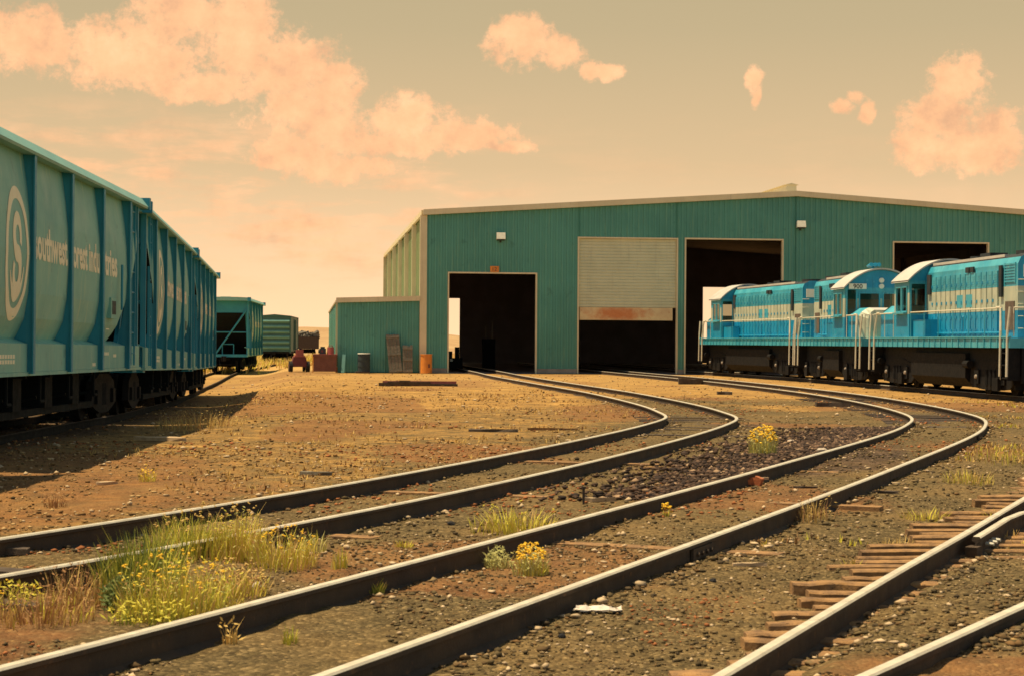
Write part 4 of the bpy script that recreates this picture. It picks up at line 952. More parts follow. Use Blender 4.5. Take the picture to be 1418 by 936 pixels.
# ------------------------------------------------------------------ things beside the shed
def gp(px, py, h=0.0):
    """photo pixel -> point on the ground plane"""
    x = px+ROLL*(py-468); y = py-ROLL*(px-CXP); d_ = (CAM_H-h)*F_PX/(y-HOR); return ((x-CXP)/F_PX*d_, d_)
def gz(x, y): return float(ground_z(np.array([x]), np.array([y]))[0])
# two wooden frames leaning on the shed
def pallet(label, u, wd, h, lean, tilt, mat):
    r = thing('wooden_pallet', label, 'pallet', local(u, -.52, 0), TH, 'wooden frames leaning on the shed')
    T = Matrix.Rotation(lean, 4, 'X') @ Matrix.Rotation(tilt, 4, 'Y')
    m = MB(); n = 4
    for k in range(n): x0 = -wd/2+k*wd/n; m.box(x0+.008, x0+wd/n-.008, -.022, 0, 0, h+rnd.uniform(-.04, .04), 0, T)
    m.build('boards', mat, r)
    m = MB()
    for z in (.12, h*.48, h-.16): m.box(-wd/2, wd/2, -.06, -.0235, z-.05, z+.05, 0, T)
    m.each('crosspiece', mat, r)
pallet('taller weathered wooden frame, tilted, leaning against the shed', -1.62, .72, 2.12, -.13, -.09, 'old_wood')
pallet('shorter grey wooden frame standing upright next to the tilted one', -.98, .55, 1.5, -.12, 0.0, 'old_wood')
dr = thing('steel_drum', 'dark steel drum with pale lid in front of the green shed', 'drum', local(-3.36, -.75, 0), TH)
m = MB(); m.cyl((0, 0, .08), (0, 0, 1.0), .33, n=24)
for z in (.35, .68, .98): m.cyl((0, 0, z), (0, 0, z+.04), .35, n=24)
m.build('barrel', 'drum', dr); MB().cyl((0, 0, 1.022), (0, 0, 1.07), .35, .33, 24).build('lid', 'fix', dr); MB().box(-.45, .3, -.4, .4, 0, .078).build('plank_base', 'dark_wood', dr)
pl = MB().prism([(-.09, 0), (.09, 0), (.16, 1.0), (-.02, 1.02)], 'y', -.03, .03).build('plank', 'box_rib'); pl.location = local(-4.5, -.6, 0); pl.rotation_euler = (-.2, 0, TH)
tag(pl, 'pale green plank leaning on the left corner of the shed', 'plank')
ob = thing('orange_barrel', 'bright orange barrel with a dark mark at the shed corner', 'barrel', local(.02, -.75, 0), TH)
m = MB(); m.cyl((0, 0, 0), (0, 0, 1.0), .32, .31, 20); m.cyl((0, 0, .98), (0, 0, 1.03), .335, n=20); m.build('shell', 'orange', ob)
MB().add([(.32*math.sin(q)*1.01, -.32*math.cos(q)*1.01, z) for z in (.3, .5) for q in (.25, .45, .65)], [(0, 1, 4, 3), (1, 2, 5, 4)]).build('dark_mark', 'rustbrown', ob)
bx = thing('steel_bin', 'rust brown steel bin left of the shed corner', 'bin', (*gp(450, 515.5), 0), TH)
m = MB(); m.box(-.62, .62, -.4, .4, .06, .92); m.box(-.66, .66, -.44, .44, .86, .97); m.build('box', 'rustbrown', bx); MB().box(-.66, .66, -.445, .445, .972, 1.0).build('lid', 'pinkred', bx)
MB().box(-.68, -.625, -.42, -.35, 0, .95).build('corner_post', 'orange', bx)
q = gp(455, 515.5); rc = thing('red_can', 'faded red fuel can standing on the brown steel bin', 'fuel can', (q[0]+.12, q[1], 1.0), TH)
m = MB(); m.cyl((-.02, 0, 0), (-.02, 0, .38), .2, .18, 16); m.build('can', 'pinkred', rc); MB().tube([(-.12, 0, .38), (-.12, 0, .46), (.08, 0, .46), (.08, 0, .38)], .018, 6).build('handle', 'red', rc)
q = gp(447, 515.5); rk = thing('engine_block', 'dark greasy engine block on the brown steel bin beside the red can', 'engine block', (q[0]-.0, q[1]+.05, 1.0), TH)
m = MB(); m.box(-.2, .16, -.16, .16, 0, .3); m.box(-.14, .1, -.1, .1, .3, .4); m.cyl((-.26, 0, .15), (-.2, 0, .15), .1, n=12); m.build('block', 'drum', rk); MB().box(-.1, .0, -.165, -.155, .1, .22).build('cover', 'red', rk)
q = gp(467.5, 515.5); bk = thing('bucket', 'small orange bucket between the brown bin and the green plank', 'bucket', (q[0], q[1], 0), 0)
MB().cyl((0, 0, 0), (0, 0, .28), .11, .15, 14).build('pail', 'orange', bk); MB().tube([(-.15, 0, .28), (-.08, 0, .40), (.08, 0, .40), (.15, 0, .28)], .01, 5).build('handle', 'drum', bk)
# dark red garden tractor
q = gp(414, 514.5); tr_ = thing('garden_tractor', 'small dark red garden tractor seen from behind, left of the brown bin', 'tractor', (q[0], q[1], 0), TH+.12)
m = MB(); m.prism([(-.36, .28), (.36, .28), (.40, .55), (.34, .82), (-.34, .82), (-.40, .55)], 'y', -.35, .30); m.prism([(-.25, .35), (.25, .35), (.24, .75), (.15, .85), (-.15, .85), (-.24, .75)], 'y', .30, 1.3)
m.build('body', 'red', tr_)
MB().prism([(-.30, .823), (.30, .823), (.28, .90), (-.28, .90)], 'y', -.36, .2).build('fender', 'pinkred', tr_)
m = MB(); m.prism([(-.22, .90), (.22, .90), (.2, 1.22), (-.2, 1.22)], 'y', -.34, -.26); m.box(-.22, .22, -.26, .15, .902, .98); m.build('seat', 'pinkred', tr_)
m = MB(); m.tube([(0, .5, .8), (0, .35, 1.1)], .025, 6); pts = [(.2*math.cos(k), .35-.06*math.sin(k), 1.12+.18*math.sin(k)) for k in np.linspace(0, 2*PI, 15)]; m.tube(pts, .018, 5); m.build('steering_wheel', 'tyre', tr_)
for x_ in (-.47, .47):
    w_ = MB(); w_.cyl((x_-.1, -.12, .3), (x_+.1, -.12, .3), .3, n=20); wh = w_.build('wheel', 'tyre', tr_); MB().cyl((x_-.11, -.12, .3), (x_+.11, -.12, .3), .13, n=12).build('hub', 'red', wh)
    w_ = MB(); w_.cyl((x_*.85-.06, 1.1, .19), (x_*.85+.06, 1.1, .19), .19, n=16); w_.build('wheel', 'tyre', tr_)

# machines glimpsed in the low doorway
mc = thing('machine_press', 'black workshop machine silhouetted low in the left of the low doorway', 'machine', local(2.05, 9.0, 0), TH)
m = MB(); m.box(-.6, .7, -.5, .5, 0, .75); m.box(-.5, .1, -.3, .3, .75, 1.15); m.cyl((.4, 0, .75), (.4, 0, 1.4), .14, n=12); m.build('frame', 'black', mc); MB().box(-.05, .1, -.52, -.5, .55, .7).build('plate', 'white', mc)
pr = thing('pipe_rack', 'two thin pale pipes standing in the dark of the low doorway', 'pipes', local(4.95, 17.5, 0), TH)
for x_, h_ in ((0, 2.7), (.42, 3.0)): MB().cyl((x_, 0, 1.9), (x_, 0, h_), .035, n=8).build('pipe', 'concrete', pr)
MB().box(-.2, .6, -.25, .25, 0, 1.9).build('rack', 'black', pr)
wb_ = thing('workbench', 'dim workbench with a back panel under the half lowered shutter', 'workbench', local(9.05, 10.0, 0), TH)
MB().box(-1.4, .95, -.4, .4, .86, .95).build('bench_top', 'old_wood', wb_); MB().box(-1.4, .95, .36, .42, 1.6, 2.5).build('back_panel', 'old_wood', wb_)
for x_ in (-1.3, .85): MB().box(x_-.06, x_+.06, -.3, .42, 0, .859).build('leg', 'black', wb_)
MB().box(-1.36, -1.28, .421, .46, .951, 2.5).build('post', 'black', wb_); MB().box(.83, .91, .421, .46, .951, 2.5).build('post', 'black', wb_)

# ------------------------------------------------------------------ loose stones (uncountable)
def rocks(name, pts, size, cols, kind, seed=1):
    rg = np.random.default_rng(seed); n = len(pts)
    base = np.array([(1, 0, 0), (-1, 0, 0), (0, 1, 0), (0, -1, 0), (0, 0, 1), (0, 0, -1), (.6, .6, .55), (-.6, .6, .5), (-.6, -.6, .55), (.6, -.6, .5)], float)
    tri = np.array([(4, 6, 7), (4, 7, 8), (4, 8, 9), (4, 9, 6), (0, 2, 6), (2, 1, 7), (1, 3, 8), (3, 0, 9), (6, 2, 7), (7, 1, 8), (8, 3, 9), (9, 0, 6), (0, 5, 2), (2, 5, 1), (1, 5, 3), (3, 5, 0)])
    v = base[None]*(1+rg.uniform(-.42, .42, (n, 10, 1)))*rg.uniform(.6, 1.25, (n, 1, 3))*np.array([1, 1, .62])
    a_ = rg.uniform(0, 2*PI, n); c_, s_ = np.cos(a_)[:, None], np.sin(a_)[:, None]
    x = v[..., 0]*c_-v[..., 1]*s_; y = v[..., 0]*s_+v[..., 1]*c_; z = v[..., 2]
    sz = size[:, None]
    co = np.stack([pts[:, 0:1]+x*sz, pts[:, 1:2]+y*sz, pts[:, 2:3]+(z+.25)*sz], -1).reshape(-1, 3)
    f = (tri[None]+np.arange(n)[:, None, None]*10).reshape(-1, 3)
    me = bpy.data.meshes.new(name); fast_mesh(me, co, f)
    cc = np.repeat(cols, 10, 0); cc = np.concatenate([cc, np.ones((len(cc), 1))], 1)
    at = me.color_attributes.new('tint', 'FLOAT_COLOR', 'POINT'); at.data.foreach_set('color', cc.astype(np.float32).ravel())
    me.materials.append(M['pebble']); o = bpy.data.objects.new(name, me); COL.objects.link(o); return tag(o, kind=kind)
pm = bpy.data.materials.new('pebble'); pm.use_nodes = True; t = NT(pm.node_tree); b = pm.node_tree.nodes['Principled BSDF']
at = t.n('ShaderNodeAttribute', attribute_name='tint'); tcn = t.n('ShaderNodeTexCoord')
pm.node_tree.links.new(t.mix(t.math('MULTIPLY', t.noise(tcn.outputs['Object'], 60, 4), .25), at.outputs['Color'], c4((.08, .06, .04))), b.inputs['Base Color']); b.inputs['Roughness'].default_value = .95; b.inputs['Specular IOR Level'].default_value = .15
M['pebble'] = pm
def scatter(n, y0, y1, s0, s1, margin=1.0, power=1.0):
    y = y0+(y1-y0)*nr.random(n)**power; x = (nr.random(n)-.5)*2*(y*.28+margin)
    s = s0*(s1/s0)**(nr.random(n)**2.0); return x, y, s
TANP = np.array([(.30, .165, .055), (.22, .12, .045), (.42, .245, .085), (.14, .08, .03), (.54, .35, .15)])
PAL = np.array([(.10, .072, .034), (.13, .092, .04), (.17, .12, .052), (.085, .06, .032), (.22, .15, .07), (.14, .085, .035), (.32, .22, .11), (.19, .105, .04)])
xs, ys, ss = [], [], []
for args in ((26000, 8, 17, .005, .022), (15000, 15, 32, .008, .034), (8000, 28, 62, .014, .045), (2500, 55, 100, .02, .06)):
    a_, b_, c_ = scatter(*args); xs.append(a_); ys.append(b_); ss.append(c_)
for c_, d_s in ((cT1, (-.7525, .7525)), (cT2, (-.7525, .7525)), (cE, (0,)), (cF, (0,))):
    for d_ in d_s:
        p_ = offset(c_, d_); p_ = p_[(p_[:, 1] > 7) & (p_[:, 1] < 58)]
        if len(p_) < 2: continue
        n_ = 1900; q_ = nr.random(n_)**1.5*(len(p_)-1); k_ = q_.astype(int).clip(0, len(p_)-2); f_ = (q_-k_)[:, None]; o_ = p_[k_]*(1-f_)+p_[k_+1]*f_
        tt_ = p_[k_+1]-p_[k_]; tt_ /= np.linalg.norm(tt_, axis=1)[:, None]; w_ = (.075+.30*nr.random(n_)**2)*np.where(nr.random(n_) < .5, -1, 1)
        xs.append(o_[:, 0]+tt_[:, 1]*w_); ys.append(o_[:, 1]-tt_[:, 0]*w_); ss.append(.010+.028*nr.random(n_)**2)
xs, ys, ss = map(np.concatenate, (xs, ys, ss))
keep = vnoise(xs, ys, 1.6, 21) > .22; xs, ys, ss = xs[keep], ys[keep], ss[keep]
col = PAL[nr.integers(0, len(PAL), len(xs))]*nr.uniform(.7, 1.25, (len(xs), 1))
tz = ((xs-np.interp(ys, cT1[:, 1], cT1[:, 0]) < -.9) | (ys > 44)) & (nr.random(len(xs)) < .9)
col[tz] = TANP[nr.integers(0, len(TANP), tz.sum())]*nr.uniform(.75, 1.2, (tz.sum(), 1))
hi = nr.random(len(xs)) < .075; ss[hi] *= 1.35; col[hi] = np.array((.62, .45, .26))*nr.uniform(.8, 1.15, (hi.sum(), 1))
rd_ = (nr.random(len(xs)) < .5) & (vnoise(xs, ys, 2.6, 33) > .68) & (xs < np.interp(ys, cE[:, 1], cE[:, 0])-.9); col[rd_] = np.array((.36, .13, .045))*nr.uniform(.7, 1.3, (rd_.sum(), 1))
rocks('gravel', np.stack([xs, ys, ground_z(xs, ys)], 1), ss, col, 'stuff', 3)
# dark heap of coarse ballast between the curving tracks
n = 20000; q = nr.random(n); yb = 20.5+18*q; xb = 4.7+(yb-28.5)*.30+nr.normal(0, .74, n)*(1.0+.5*np.sin(q*PI))
inner = (xb < np.interp(yb, cT2[:, 1], cT2[:, 0])) & (np.abs(poly_dist(xb, yb, cT2)) > .9) & (poly_dist(xb, yb, cT1) > .95); xb, yb = xb[inner], yb[inner]
colb = np.array([(.055, .034, .024), (.085, .05, .032), (.03, .02, .017), (.17, .10, .06), (.36, .23, .13)])[nr.choice(5, len(xb), p=[.32, .28, .18, .15, .07])]*nr.uniform(.7, 1.3, (len(xb), 1))
rocks('ballast_heap', np.stack([xb, yb, ground_z(xb, yb)+.01], 1), nr.uniform(.10, .225, len(xb))**2*1.05, colb, 'stuff', 5)

# ------------------------------------------------------------------ weeds
def blades(m, n, rx, ry, h, wd, lean=.5, mi=0, tip=1.0, h0=.45, bend=.35):
    for k in range(n):
        a_ = rnd.uniform(0, 2*PI); q = math.sqrt(rnd.random()); x, y = rx*q*math.cos(a_), ry*q*math.sin(a_)
        hh = h*rnd.uniform(h0, 1)*(1-.35*q*q); da = rnd.uniform(0, 2*PI); ln = hh*lean*rnd.uniform(.1, 1)
        if rnd.random() < .6: da = a_+rnd.uniform(-.6, .6)
        dx, dy = math.cos(da)*ln, math.sin(da)*ln; wx, wy = -math.sin(da+rnd.uniform(-1, 1)), math.cos(da)
        p = []
        for s_, f in ((0, 1), (.5, .85), (1, .12*tip)):
            cx_, cy_ = x+dx*s_**1.7, y+dy*s_**1.7; z = hh*(s_-bend*.25*s_*s_)
            p += [(cx_-wx*wd*f/2, cy_-wy*wd*f/2, z-.02), (cx_+wx*wd*f/2, cy_+wy*wd*f/2, z-.02)]
        m.add(p, [(0, 1, 3, 2), (2, 3, 5, 4)], mi)
def leafy(m, n, rx, ry, h, mi=0, ls=.045):
    for k in range(n):
        a_ = rnd.uniform(0, 2*PI); q = math.sqrt(rnd.random()); x, y, z = rx*q*math.cos(a_), ry*q*math.sin(a_), h*rnd.uniform(.08, .95)*(1-.3*q)
        v1 = Vector((rnd.uniform(-1, 1), rnd.uniform(-1, 1), rnd.uniform(-.2, 1))).normalized()*ls*rnd.uniform(.6, 1.5); v2 = v1.orthogonal().normalized()*ls*.15
        c_ = Vector((x, y, z)); m.add([c_, c_+v1*.5+v2, c_+v1, c_+v1*.5-v2], [(0, 1, 2, 3)], mi)
def heads(m, n, rx, ry, h, s0, mi=0, zmin=.6):
    for k in range(n):
        a_ = rnd.uniform(0, 2*PI); q = math.sqrt(rnd.random()); x, y = rx*q*math.cos(a_), ry*q*math.sin(a_); z = h*rnd.uniform(zmin, 1.02)*(1-.3*q*q)
        for j in range(3):
            s_ = s0*rnd.uniform(.5, 1.1); ox, oy, oz = (rnd.uniform(-s0, s0) for _ in range(3))
            m.add([(x+ox+s_, y+oy, z+oz), (x+ox-s_, y+oy, z+oz), (x+ox, y+oy+s_, z+oz), (x+ox, y+oy-s_, z+oz), (x+ox, y+oy, z+oz+s_*.7), (x+ox, y+oy, z+oz-s_*.7)],
                  [(4, 0, 2), (4, 2, 1), (4, 1, 3), (4, 3, 0), (5, 2, 0), (5, 1, 2), (5, 3, 1), (5, 0, 3)], mi)
def weed(label, px, py, rx, ry, h, layers, flowers=None, group='weeds between the rails', cat='weed', name='weed'):
    x, y = gp(px, py); r = thing(name, label, cat, (x, y, gz(x, y)), 0, group)
    m = MB(); mats = []; layers = list(layers)+[('b', max(6, sum(l[1] for l in layers)//14), 'straw', {'hs': 1.12, 'w': .005, 'lean': .7, 'h0': .2})]
    for (kind, n, mat, kw) in layers:
        if mat not in mats: mats.append(mat)
        mi = mats.index(mat)
        if kind == 'b': blades(m, n, rx, ry, h*kw.get('hs', 1), kw.get('w', .009), kw.get('lean', .5), mi, h0=kw.get('h0', .45))
        else: leafy(m, n, rx, ry, h*kw.get('hs', 1), mi, kw.get('ls', .045))
    m.build('foliage', mats, r, fix=False)
    if flowers:
        n, mat, s0 = flowers; m = MB(); heads(m, n, rx*.95, ry*.95, h, s0); m.build('flower_heads', mat, r, fix=False)['kind'] = 'stuff'
    return r
B_, L_ = 'b', 'l'
weed('tall dark green grass clump at the left of the big weed patch across the rail', 195, 822, .30, .5, .56, [(B_, 420, 'grass', {}), (B_, 260, 'grass_dk', {'lean': .3}), (B_, 120, 'ygrass', {})])
weed('tall yellow-green grass rising against the farther rail behind the flowers', 262, 775, .34, .45, .44, [(B_, 260, 'grass', {}), (B_, 260, 'ygrass', {}), (B_, 80, 'straw', {})], (30, 'straw', .012))
weed('broad yellow flowering bush in front of the grass, largest weed of the patch', 248, 850, .40, .42, .44, [(B_, 330, 'ygrass', {'w': .007, 'h0': .2}), (B_, 200, 'grass', {'w': .007, 'h0': .2}), (L_, 260, 'ygrass', {'ls': .035}), (B_, 220, 'straw', {'w': .006, 'h0': .3}), (L_, 120, 'sage', {'ls': .03}), (L_, 90, 'rustweed', {'ls': .03})], (60, 'flower', .010))
weed('orange-tinged dry bush right of the yellow flowering bush', 318, 826, .26, .3, .26, [(B_, 160, 'straw', {}), (L_, 260, 'rustweed', {'ls': .035}), (B_, 120, 'ygrass', {})], (40, 'straw', .012))
weed('tall pale yellow weed growing through the rail at its left', 330, 775, .22, .4, .46, [(B_, 200, 'ygrass', {'lean': .35}), (B_, 120, 'straw', {}), (L_, 110, 'sage', {'ls': .03}), (L_, 120, 'ygrass', {'ls': .03}), (B_, 120, 'straw', {'w': .006})], (36, 'straw', .011))
weed('yellow topped weed right of the pale tall weed, touching the rail', 392, 786, .26, .4, .36, [(B_, 160, 'ygrass', {}), (L_, 130, 'sage', {'ls': .03}), (B_, 160, 'straw', {'w': .006}), (L_, 60, 'rustweed', {'ls': .03})], (26, 'flower', .010))
weed('thin dry stalks at the right end of the big weed patch', 432, 765, .12, .2, .26, [(B_, 40, 'sage', {}), (B_, 30, 'ygrass', {})])
weed('rusty dead weeds in the lower left corner', 52, 858, .36, .4, .26, [(B_, 150, 'rustweed', {'h0': .15}), (L_, 220, 'rustweed', {'ls': .028}), (B_, 90, 'straw', {'h0': .2}), (B_, 40, 'ygrass', {'h0': .2})])
weed('pinkish dry stalks in front of the left rail', 100, 838, .2, .3, .38, [(B_, 110, 'rustweed', {'lean': .3}), (B_, 70, 'straw', {}), (L_, 160, 'rustweed', {'ls': .03})])
weed('small yellow tuft at the far left edge', 18, 835, .2, .25, .2, [(B_, 90, 'ygrass', {}), (L_, 120, 'ygrass', {}), (B_, 50, 'straw', {})], (14, 'flower', .01))
weed('dark leafy weed in the middle of the big weed patch', 172, 842, .13, .18, .26, [(L_, 420, 'grass_dk', {'ls': .05}), (B_, 60, 'grass_dk', {})])
weed('green low weed in front of the dark leafy weed', 205, 862, .25, .2, .17, [(B_, 140, 'grass', {}), (L_, 200, 'ygrass', {})])
weed('wide sparse yellow grass behind the third rail', 715, 735, .42, .5, .30, [(B_, 170, 'ygrass', {'lean': .8, 'w': .010}), (B_, 60, 'straw', {'lean': .8})], (10, 'ygrass', .012))
weed('yellow flowered weed in front of the third rail', 735, 794, .13, .16, .25, [(B_, 120, 'sage', {}), (L_, 220, 'sage', {'ls': .035}), (B_, 60, 'ygrass', {})], (70, 'flower', .012))
weed('grey-green weed without flowers left of the yellow flowered one at the third rail', 690, 782, .11, .13, .20, [(B_, 90, 'sage', {}), (L_, 200, 'sage', {'ls': .035})])
weed('bright green tuft against the third rail', 518, 822, .07, .08, .15, [(B_, 70, 'ygrass', {}), (B_, 40, 'grass', {})])
weed('grey-green plant with yellow top standing in the dark rock heap', 1056, 632, .22, .3, .48, [(B_, 200, 'sage', {'lean': .3}), (L_, 320, 'sage', {}), (B_, 60, 'ygrass', {})], (70, 'flower', .022))
weed('dry straw weed leaning on the fourth rail', 1128, 722, .2, .25, .30, [(B_, 60, 'straw', {}), (B_, 30, 'rustweed', {}), (L_, 60, 'straw', {'ls': .03})])
weed('spiky yellow grass tuft near the exposed ties', 1281, 714, .24, .2, .22, [(B_, 70, 'ygrass', {'lean': .9}), (B_, 20, 'straw', {})])
weed('yellow grass tuft right of the curve above the spiky tuft', 1340, 668, .30, .5, .28, [(B_, 70, 'ygrass', {}), (B_, 90, 'straw', {})])
weed('yellow grass at the right edge near the locomotive track', 1392, 640, .5, 1.2, .34, [(B_, 70, 'ygrass', {}), (B_, 80, 'straw', {})])
weed('small round yellow flower in the gravel between third and fourth rail', 922, 718, .05, .06, .13, [(B_, 22, 'ygrass', {})], (18, 'flower', .014))
weed('thin green weed in front of the lowest left rail', 400, 888, .05, .06, .15, [(B_, 24, 'ygrass', {'lean': .3}), (B_, 14, 'grass', {})])
weed('dead brown stalk in front of the lowest left rail', 318, 888, .05, .05, .19, [(B_, 16, 'straw', {'w': .014}), (L_, 20, 'straw', {})])
weed('dry orange grass at the edge of the hopper shadow', 278, 590, .9, 1.6, .42, [(B_, 260, 'straw', {}), (B_, 90, 'rustweed', {}), (L_, 120, 'straw', {})])
weed('lone small yellow weed on the tan dirt left of the tracks', 204, 668, .10, .12, .22, [(B_, 40, 'ygrass', {}), (L_, 30, 'flower', {})])
weed('reddish weed on the tan dirt near the hopper shadow', 77, 700, .12, .15, .24, [(B_, 40, 'rustweed', {}), (L_, 50, 'rustweed', {})])
weed('straw tuft by the far end of the exposed ties', 1240, 748, .18, .18, .17, [(B_, 80, 'straw', {})])
weed('yellow tuft growing between the farthest exposed ties', 1383, 712, .16, .16, .18, [(B_, 60, 'ygrass', {})])
weed('little straw tuft at the tie ends', 1180, 778, .09, .08, .12, [(B_, 34, 'straw', {}), (B_, 14, 'ygrass', {})])
weed('violet weed at the end of a tie', 1127, 806, .05, .05, .09, [(L_, 70, 'violet', {'ls': .022}), (B_, 16, 'violet', {})])
weed('faint yellow tuft left of the third rail near its joint', 560, 757, .08, .1, .12, [(B_, 40, 'ygrass', {})])
weed('thin yellow weed between the second and third rails', 470, 790, .07, .08, .22, [(B_, 30, 'ygrass', {'lean': .3}), (B_, 14, 'sage', {})])
# dry ground cover, too much to count
def grass_patch(name, n, region, h0, h1, mats, seed):
    m = MB(); rg = random.Random(seed); k = 0; tries = 0
    while k < n and tries < n*8:
        tries += 1; x, y = region(rg)
        if vnoise(np.array([x]), np.array([y]), 2.2, seed)[0] < .58: continue
        z = gz(x, y) if k % 6 == 0 or True else 0
        mi = rg.randrange(len(mats))
        for j in range(4):
            h = rg.uniform(h0, h1); a_ = rg.uniform(0, 2*PI); w_ = .006+.004*y/20; l_ = h*rg.uniform(.2, .9)
            ex, ey = x+math.cos(a_)*l_, y+math.sin(a_)*l_; px_, py_ = -math.sin(a_)*w_, math.cos(a_)*w_
            m.add([(x-px_, y-py_, z-.01), (x+px_, y+py_, z-.01), (ex, ey, z+h)], [(0, 1, 2)], mi)
        k += 1
    return tag(m.build(name, mats, None, fix=False), kind='stuff')
def reg_left(r):
    y = r.uniform(17, 70); x1 = np.interp(y, cT1[:, 1], cT1[:, 0])-1.2; x0 = left_track_x(y)+2.4; return r.uniform(x0, x1), y
grass_patch('dry_grass', 1300, reg_left, .02, .09, ['straw', 'rustweed', 'tie', 'straw'], 41)
def reg_right(r):
    y = r.uniform(16, 58); x0 = np.interp(y, cT2[:, 1], cT2[:, 0])+1.0; return r.uniform(x0, max(x0+1, y*.3)), y
grass_patch('dry_grass', 700, reg_right, .02, .09, ['straw', 'tie', 'straw', 'ygrass'], 42)
def reg_far(r): return r.uniform(-40, -10), r.uniform(118, 240)
grass_patch('dry_grass', 4000, reg_far, .25, .8, ['straw', 'ygrass', 'straw'], 43)

# ------------------------------------------------------------------ litter on the ground
def scrap(label, px, py, lx, ly, lz, rot, mat, name='wood_scrap', cat='scrap wood', tilt=0.0, group='scraps of wood on the ground'):
    x, y = gp(px, py); n = 5; m = MB(); rows = []
    for k in range(n):
        s_ = -lx/2+lx*k/(n-1); j = lambda a: a*rnd.uniform(.72, 1.1)
        e = 1 if 0 < k < n-1 else rnd.uniform(.55, .95)
        rows.append([(s_, -j(ly)/2*e, 0), (s_, -j(ly)/2*e, lz*rnd.uniform(.75, 1)), (s_, j(ly)/2*e, lz*rnd.uniform(.75, 1)), (s_, j(ly)/2*e, 0), (s_, -ly/2*e, 0)])
    m.strip(rows); m.add(rows[0][:4], [(0, 1, 2, 3)]); m.add(rows[-1][:4], [(3, 2, 1, 0)])
    o = m.build(name, mat); o.location = (x, y, gz(x, y)+.004); o.rotation_euler = (0, tilt, rot); return tag(o, label, cat, group)
scrap('long pale wood splinter with a pinkish face behind the third rail', 830, 694, .36, .09, .05, .15, 'pale_wood')
scrap('pale flat stick in the gravel left of the exposed ties', 1038, 786, .27, .05, .03, .12, 'pale_wood')
scrap('slanting pale board lying just left of the exposed ties', 1236, 752, .35, .06, .03, -.5, 'pale_wood')
scrap('short dark stick right of the fourth rail', 1226, 682, .30, .06, .03, -.2, 'dark_wood')
scrap('dark plank lying between the third and fourth rails beside the brick', 1115, 674, .3, .06, .02, .1, 'dark_wood')
scrap('black plank on the tan dirt near the locomotive track', 1153, 563, .95, .28, .12, .05, 'dark_wood')
scrap('black block of wood on the tan dirt in front of the third doorway', 960, 532, 1.25, .5, .28, .0, 'dark_wood')
scrap('small black piece of wood between the curving tracks', 1003, 546, .5, .25, .12, .2, 'dark_wood')
scrap('grey plank on the tan dirt left of the first track', 438, 656, .42, .12, .05, -.12, 'old_wood')
scrap('brown plank on the tan dirt left of the bend of the first track', 683, 598, .95, .2, .06, .0, 'dark_wood')
scrap('long thin brown stick far out on the tan dirt', 765, 596, 1.0, .1, .05, .05, 'tie')
scrap('pale split plank at the hopper shadow edge', 222, 609, .95, .2, .07, -.3, 'pale_wood')
scrap('pale chip under the second rail', 727, 676, .20, .06, .03, .05, 'pale_wood')
scrap('rusty flat strip near the second rail in the rocks', 905, 648, .3, .1, .03, .4, 'tie')
scrap('grey tie end beside the first rail at the left edge', 14, 770, .30, .13, .06, .0, 'dark_wood')
scrap('pale crooked chip behind the second rail at left', 148, 671, .25, .1, .04, .3, 'pale_wood')
# steel strip lying in front of the shed, in pieces
q = gp(580, 534.5); sb = thing('rusty_bar', 'long dark rusty bar lying on the dirt in front of the shed', 'steel bar', (q[0], q[1], 0), .03)
m = MB(); m.box(-1.55, -1.05, -.08, .08, .0, .13); m.box(-1.2, .45, -.06, .06, .02, .17); m.box(.4, 1.5, -.08, .08, 0, .1); m.box(-.75, -.35, -.1, .1, .12, .22); m.build('bar', 'dark_wood', sb); MB().box(-1.4, 1.45, .082, .18, 0, .2).build('top_flange', 'pinkred', sb)
# brick clump
q = gp(1040, 672); br = thing('broken_brick', 'lump of broken orange brick against the third rail', 'brick', (q[0], q[1], gz(*q)), .3)
for k, (x_, y_, a_) in enumerate(((-.07, 0, .3), (.02, .02, -.4), (.08, -.01, .9))):
    T = Matrix.Translation((x_, y_, .03)) @ Matrix.Rotation(a_, 4, 'Z') @ Matrix.Rotation(.4*a_, 4, 'X')
    MB().prism([(-.06, -.045), (.05, -.05), (.065, .03), (.0, .055), (-.055, .04)], 'z', -.03, .055+.012*k, 0, T).build('fragment', 'brick', br)
MB().box(.08, .24, .0, .04, .07, .10).build('splinter', 'pale_wood', br)
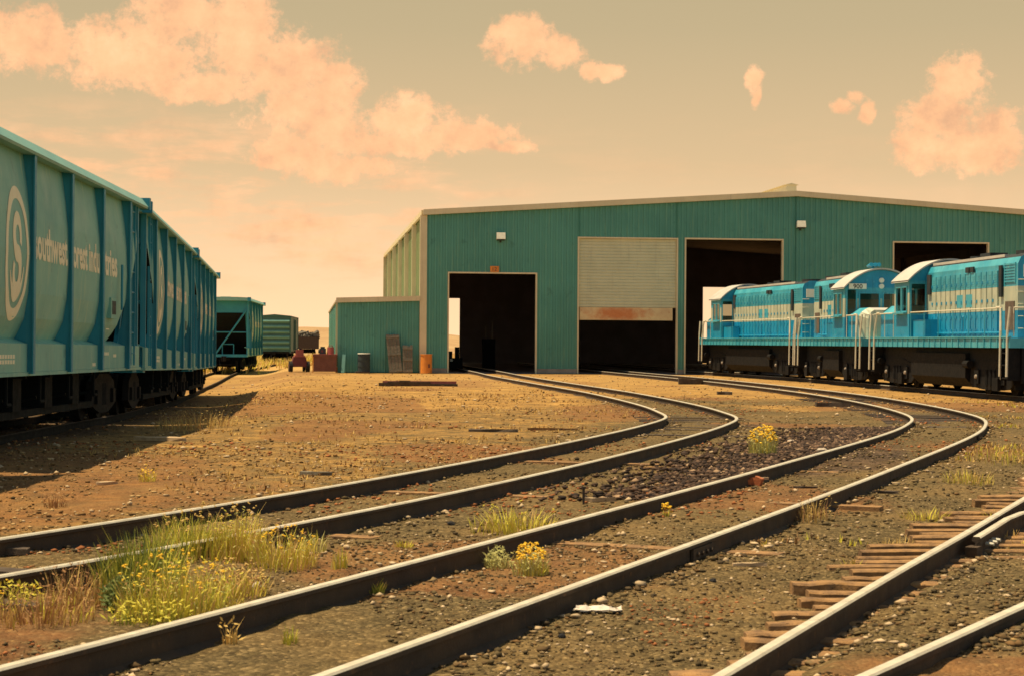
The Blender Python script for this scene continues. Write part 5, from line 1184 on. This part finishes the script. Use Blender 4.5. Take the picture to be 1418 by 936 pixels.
# crumpled paper
q = gp(828, 850); m = MB(); rows = []
for i in range(9):
    rows.append([(-.15+.3*i/8+rnd.uniform(-.012, .012), -.06+.12*j/5+rnd.uniform(-.012, .012)-(.02 if i > 5 else 0), .012+abs(rnd.gauss(0, .016))) for j in range(6)])
m.strip(rows); m.strip([[(p[0], p[1], p[2]-.008) for p in r_] for r_ in rows])
pp = m.build('paper_scrap', 'paper', fix=False); pp.location = (q[0], q[1], gz(*q)+.01); pp.rotation_euler = (0, 0, -.12); tag(pp, 'crumpled white paper scrap in the gravel right of the fourth rail', 'paper')
# rail spike standing behind the third rail
q = gp(808, 698); m = MB(); m.prism([(-.012, 0), (.012, 0), (.014, .17), (-.014, .17)], 'y', -.012, .012); m.box(-.022, .03, -.02, .02, .17, .19)
sp = m.build('rail_spike', 'dark_wood'); sp.location = (q[0], q[1], gz(*q)); tag(sp, 'dark iron spike standing upright behind the third rail', 'spike')
# larger loose stones, each its own
def stone(label, px, py, s_, mat='stone'):
    x, y = gp(px, py); bm = bmesh.new(); bmesh.ops.create_icosphere(bm, subdivisions=2, radius=s_)
    k = rnd.uniform(0, 50)
    for v in bm.verts:
        v.co *= 1+.45*(mnoise.noise(v.co/s_*1.1+Vector((k, k, k)))); v.co.z *= .62
    me_ = bpy.data.meshes.new('stone'); bm.to_mesh(me_); bm.free(); me_.materials.append(M[mat])
    o = bpy.data.objects.new('stone', me_); COL.objects.link(o); o.location = (x, y, gz(x, y)+s_*.3); o.rotation_euler = (0, 0, rnd.uniform(0, 6)); tag(o, label, 'stone', 'loose stones on the ground')
stone('pale round stone behind the third rail below the rock heap', 879, 677, .035)
stone('pale stone at the foot of the third rail near the flat rocks', 1138, 632, .10)
stone('white stone left of the rock heap plant', 1095, 612, .07)
stone('white stone at the foot of the turnout rail', 1180, 863, .032)
stone('small black stone left of the exposed ties', 987, 810, .028, 'tyre')
stone('pale stone by the first exposed tie ends, right of the violet weed', 1206, 780, .03)
stone('black stone beside the pale one at the tie ends', 1196, 779, .026, 'tyre')
stone('black lump in the gravel below the crumpled paper', 778, 880, .026, 'tyre')
stone('pale stone in the dirt right of the big weed patch', 358, 812, .05)
stone('black lump behind the third rail left of the sparse yellow grass', 624, 724, .04, 'tyre')
stone('dark stone at the foot of the third rail right of the yellow flowers', 806, 734, .035, 'tyre')
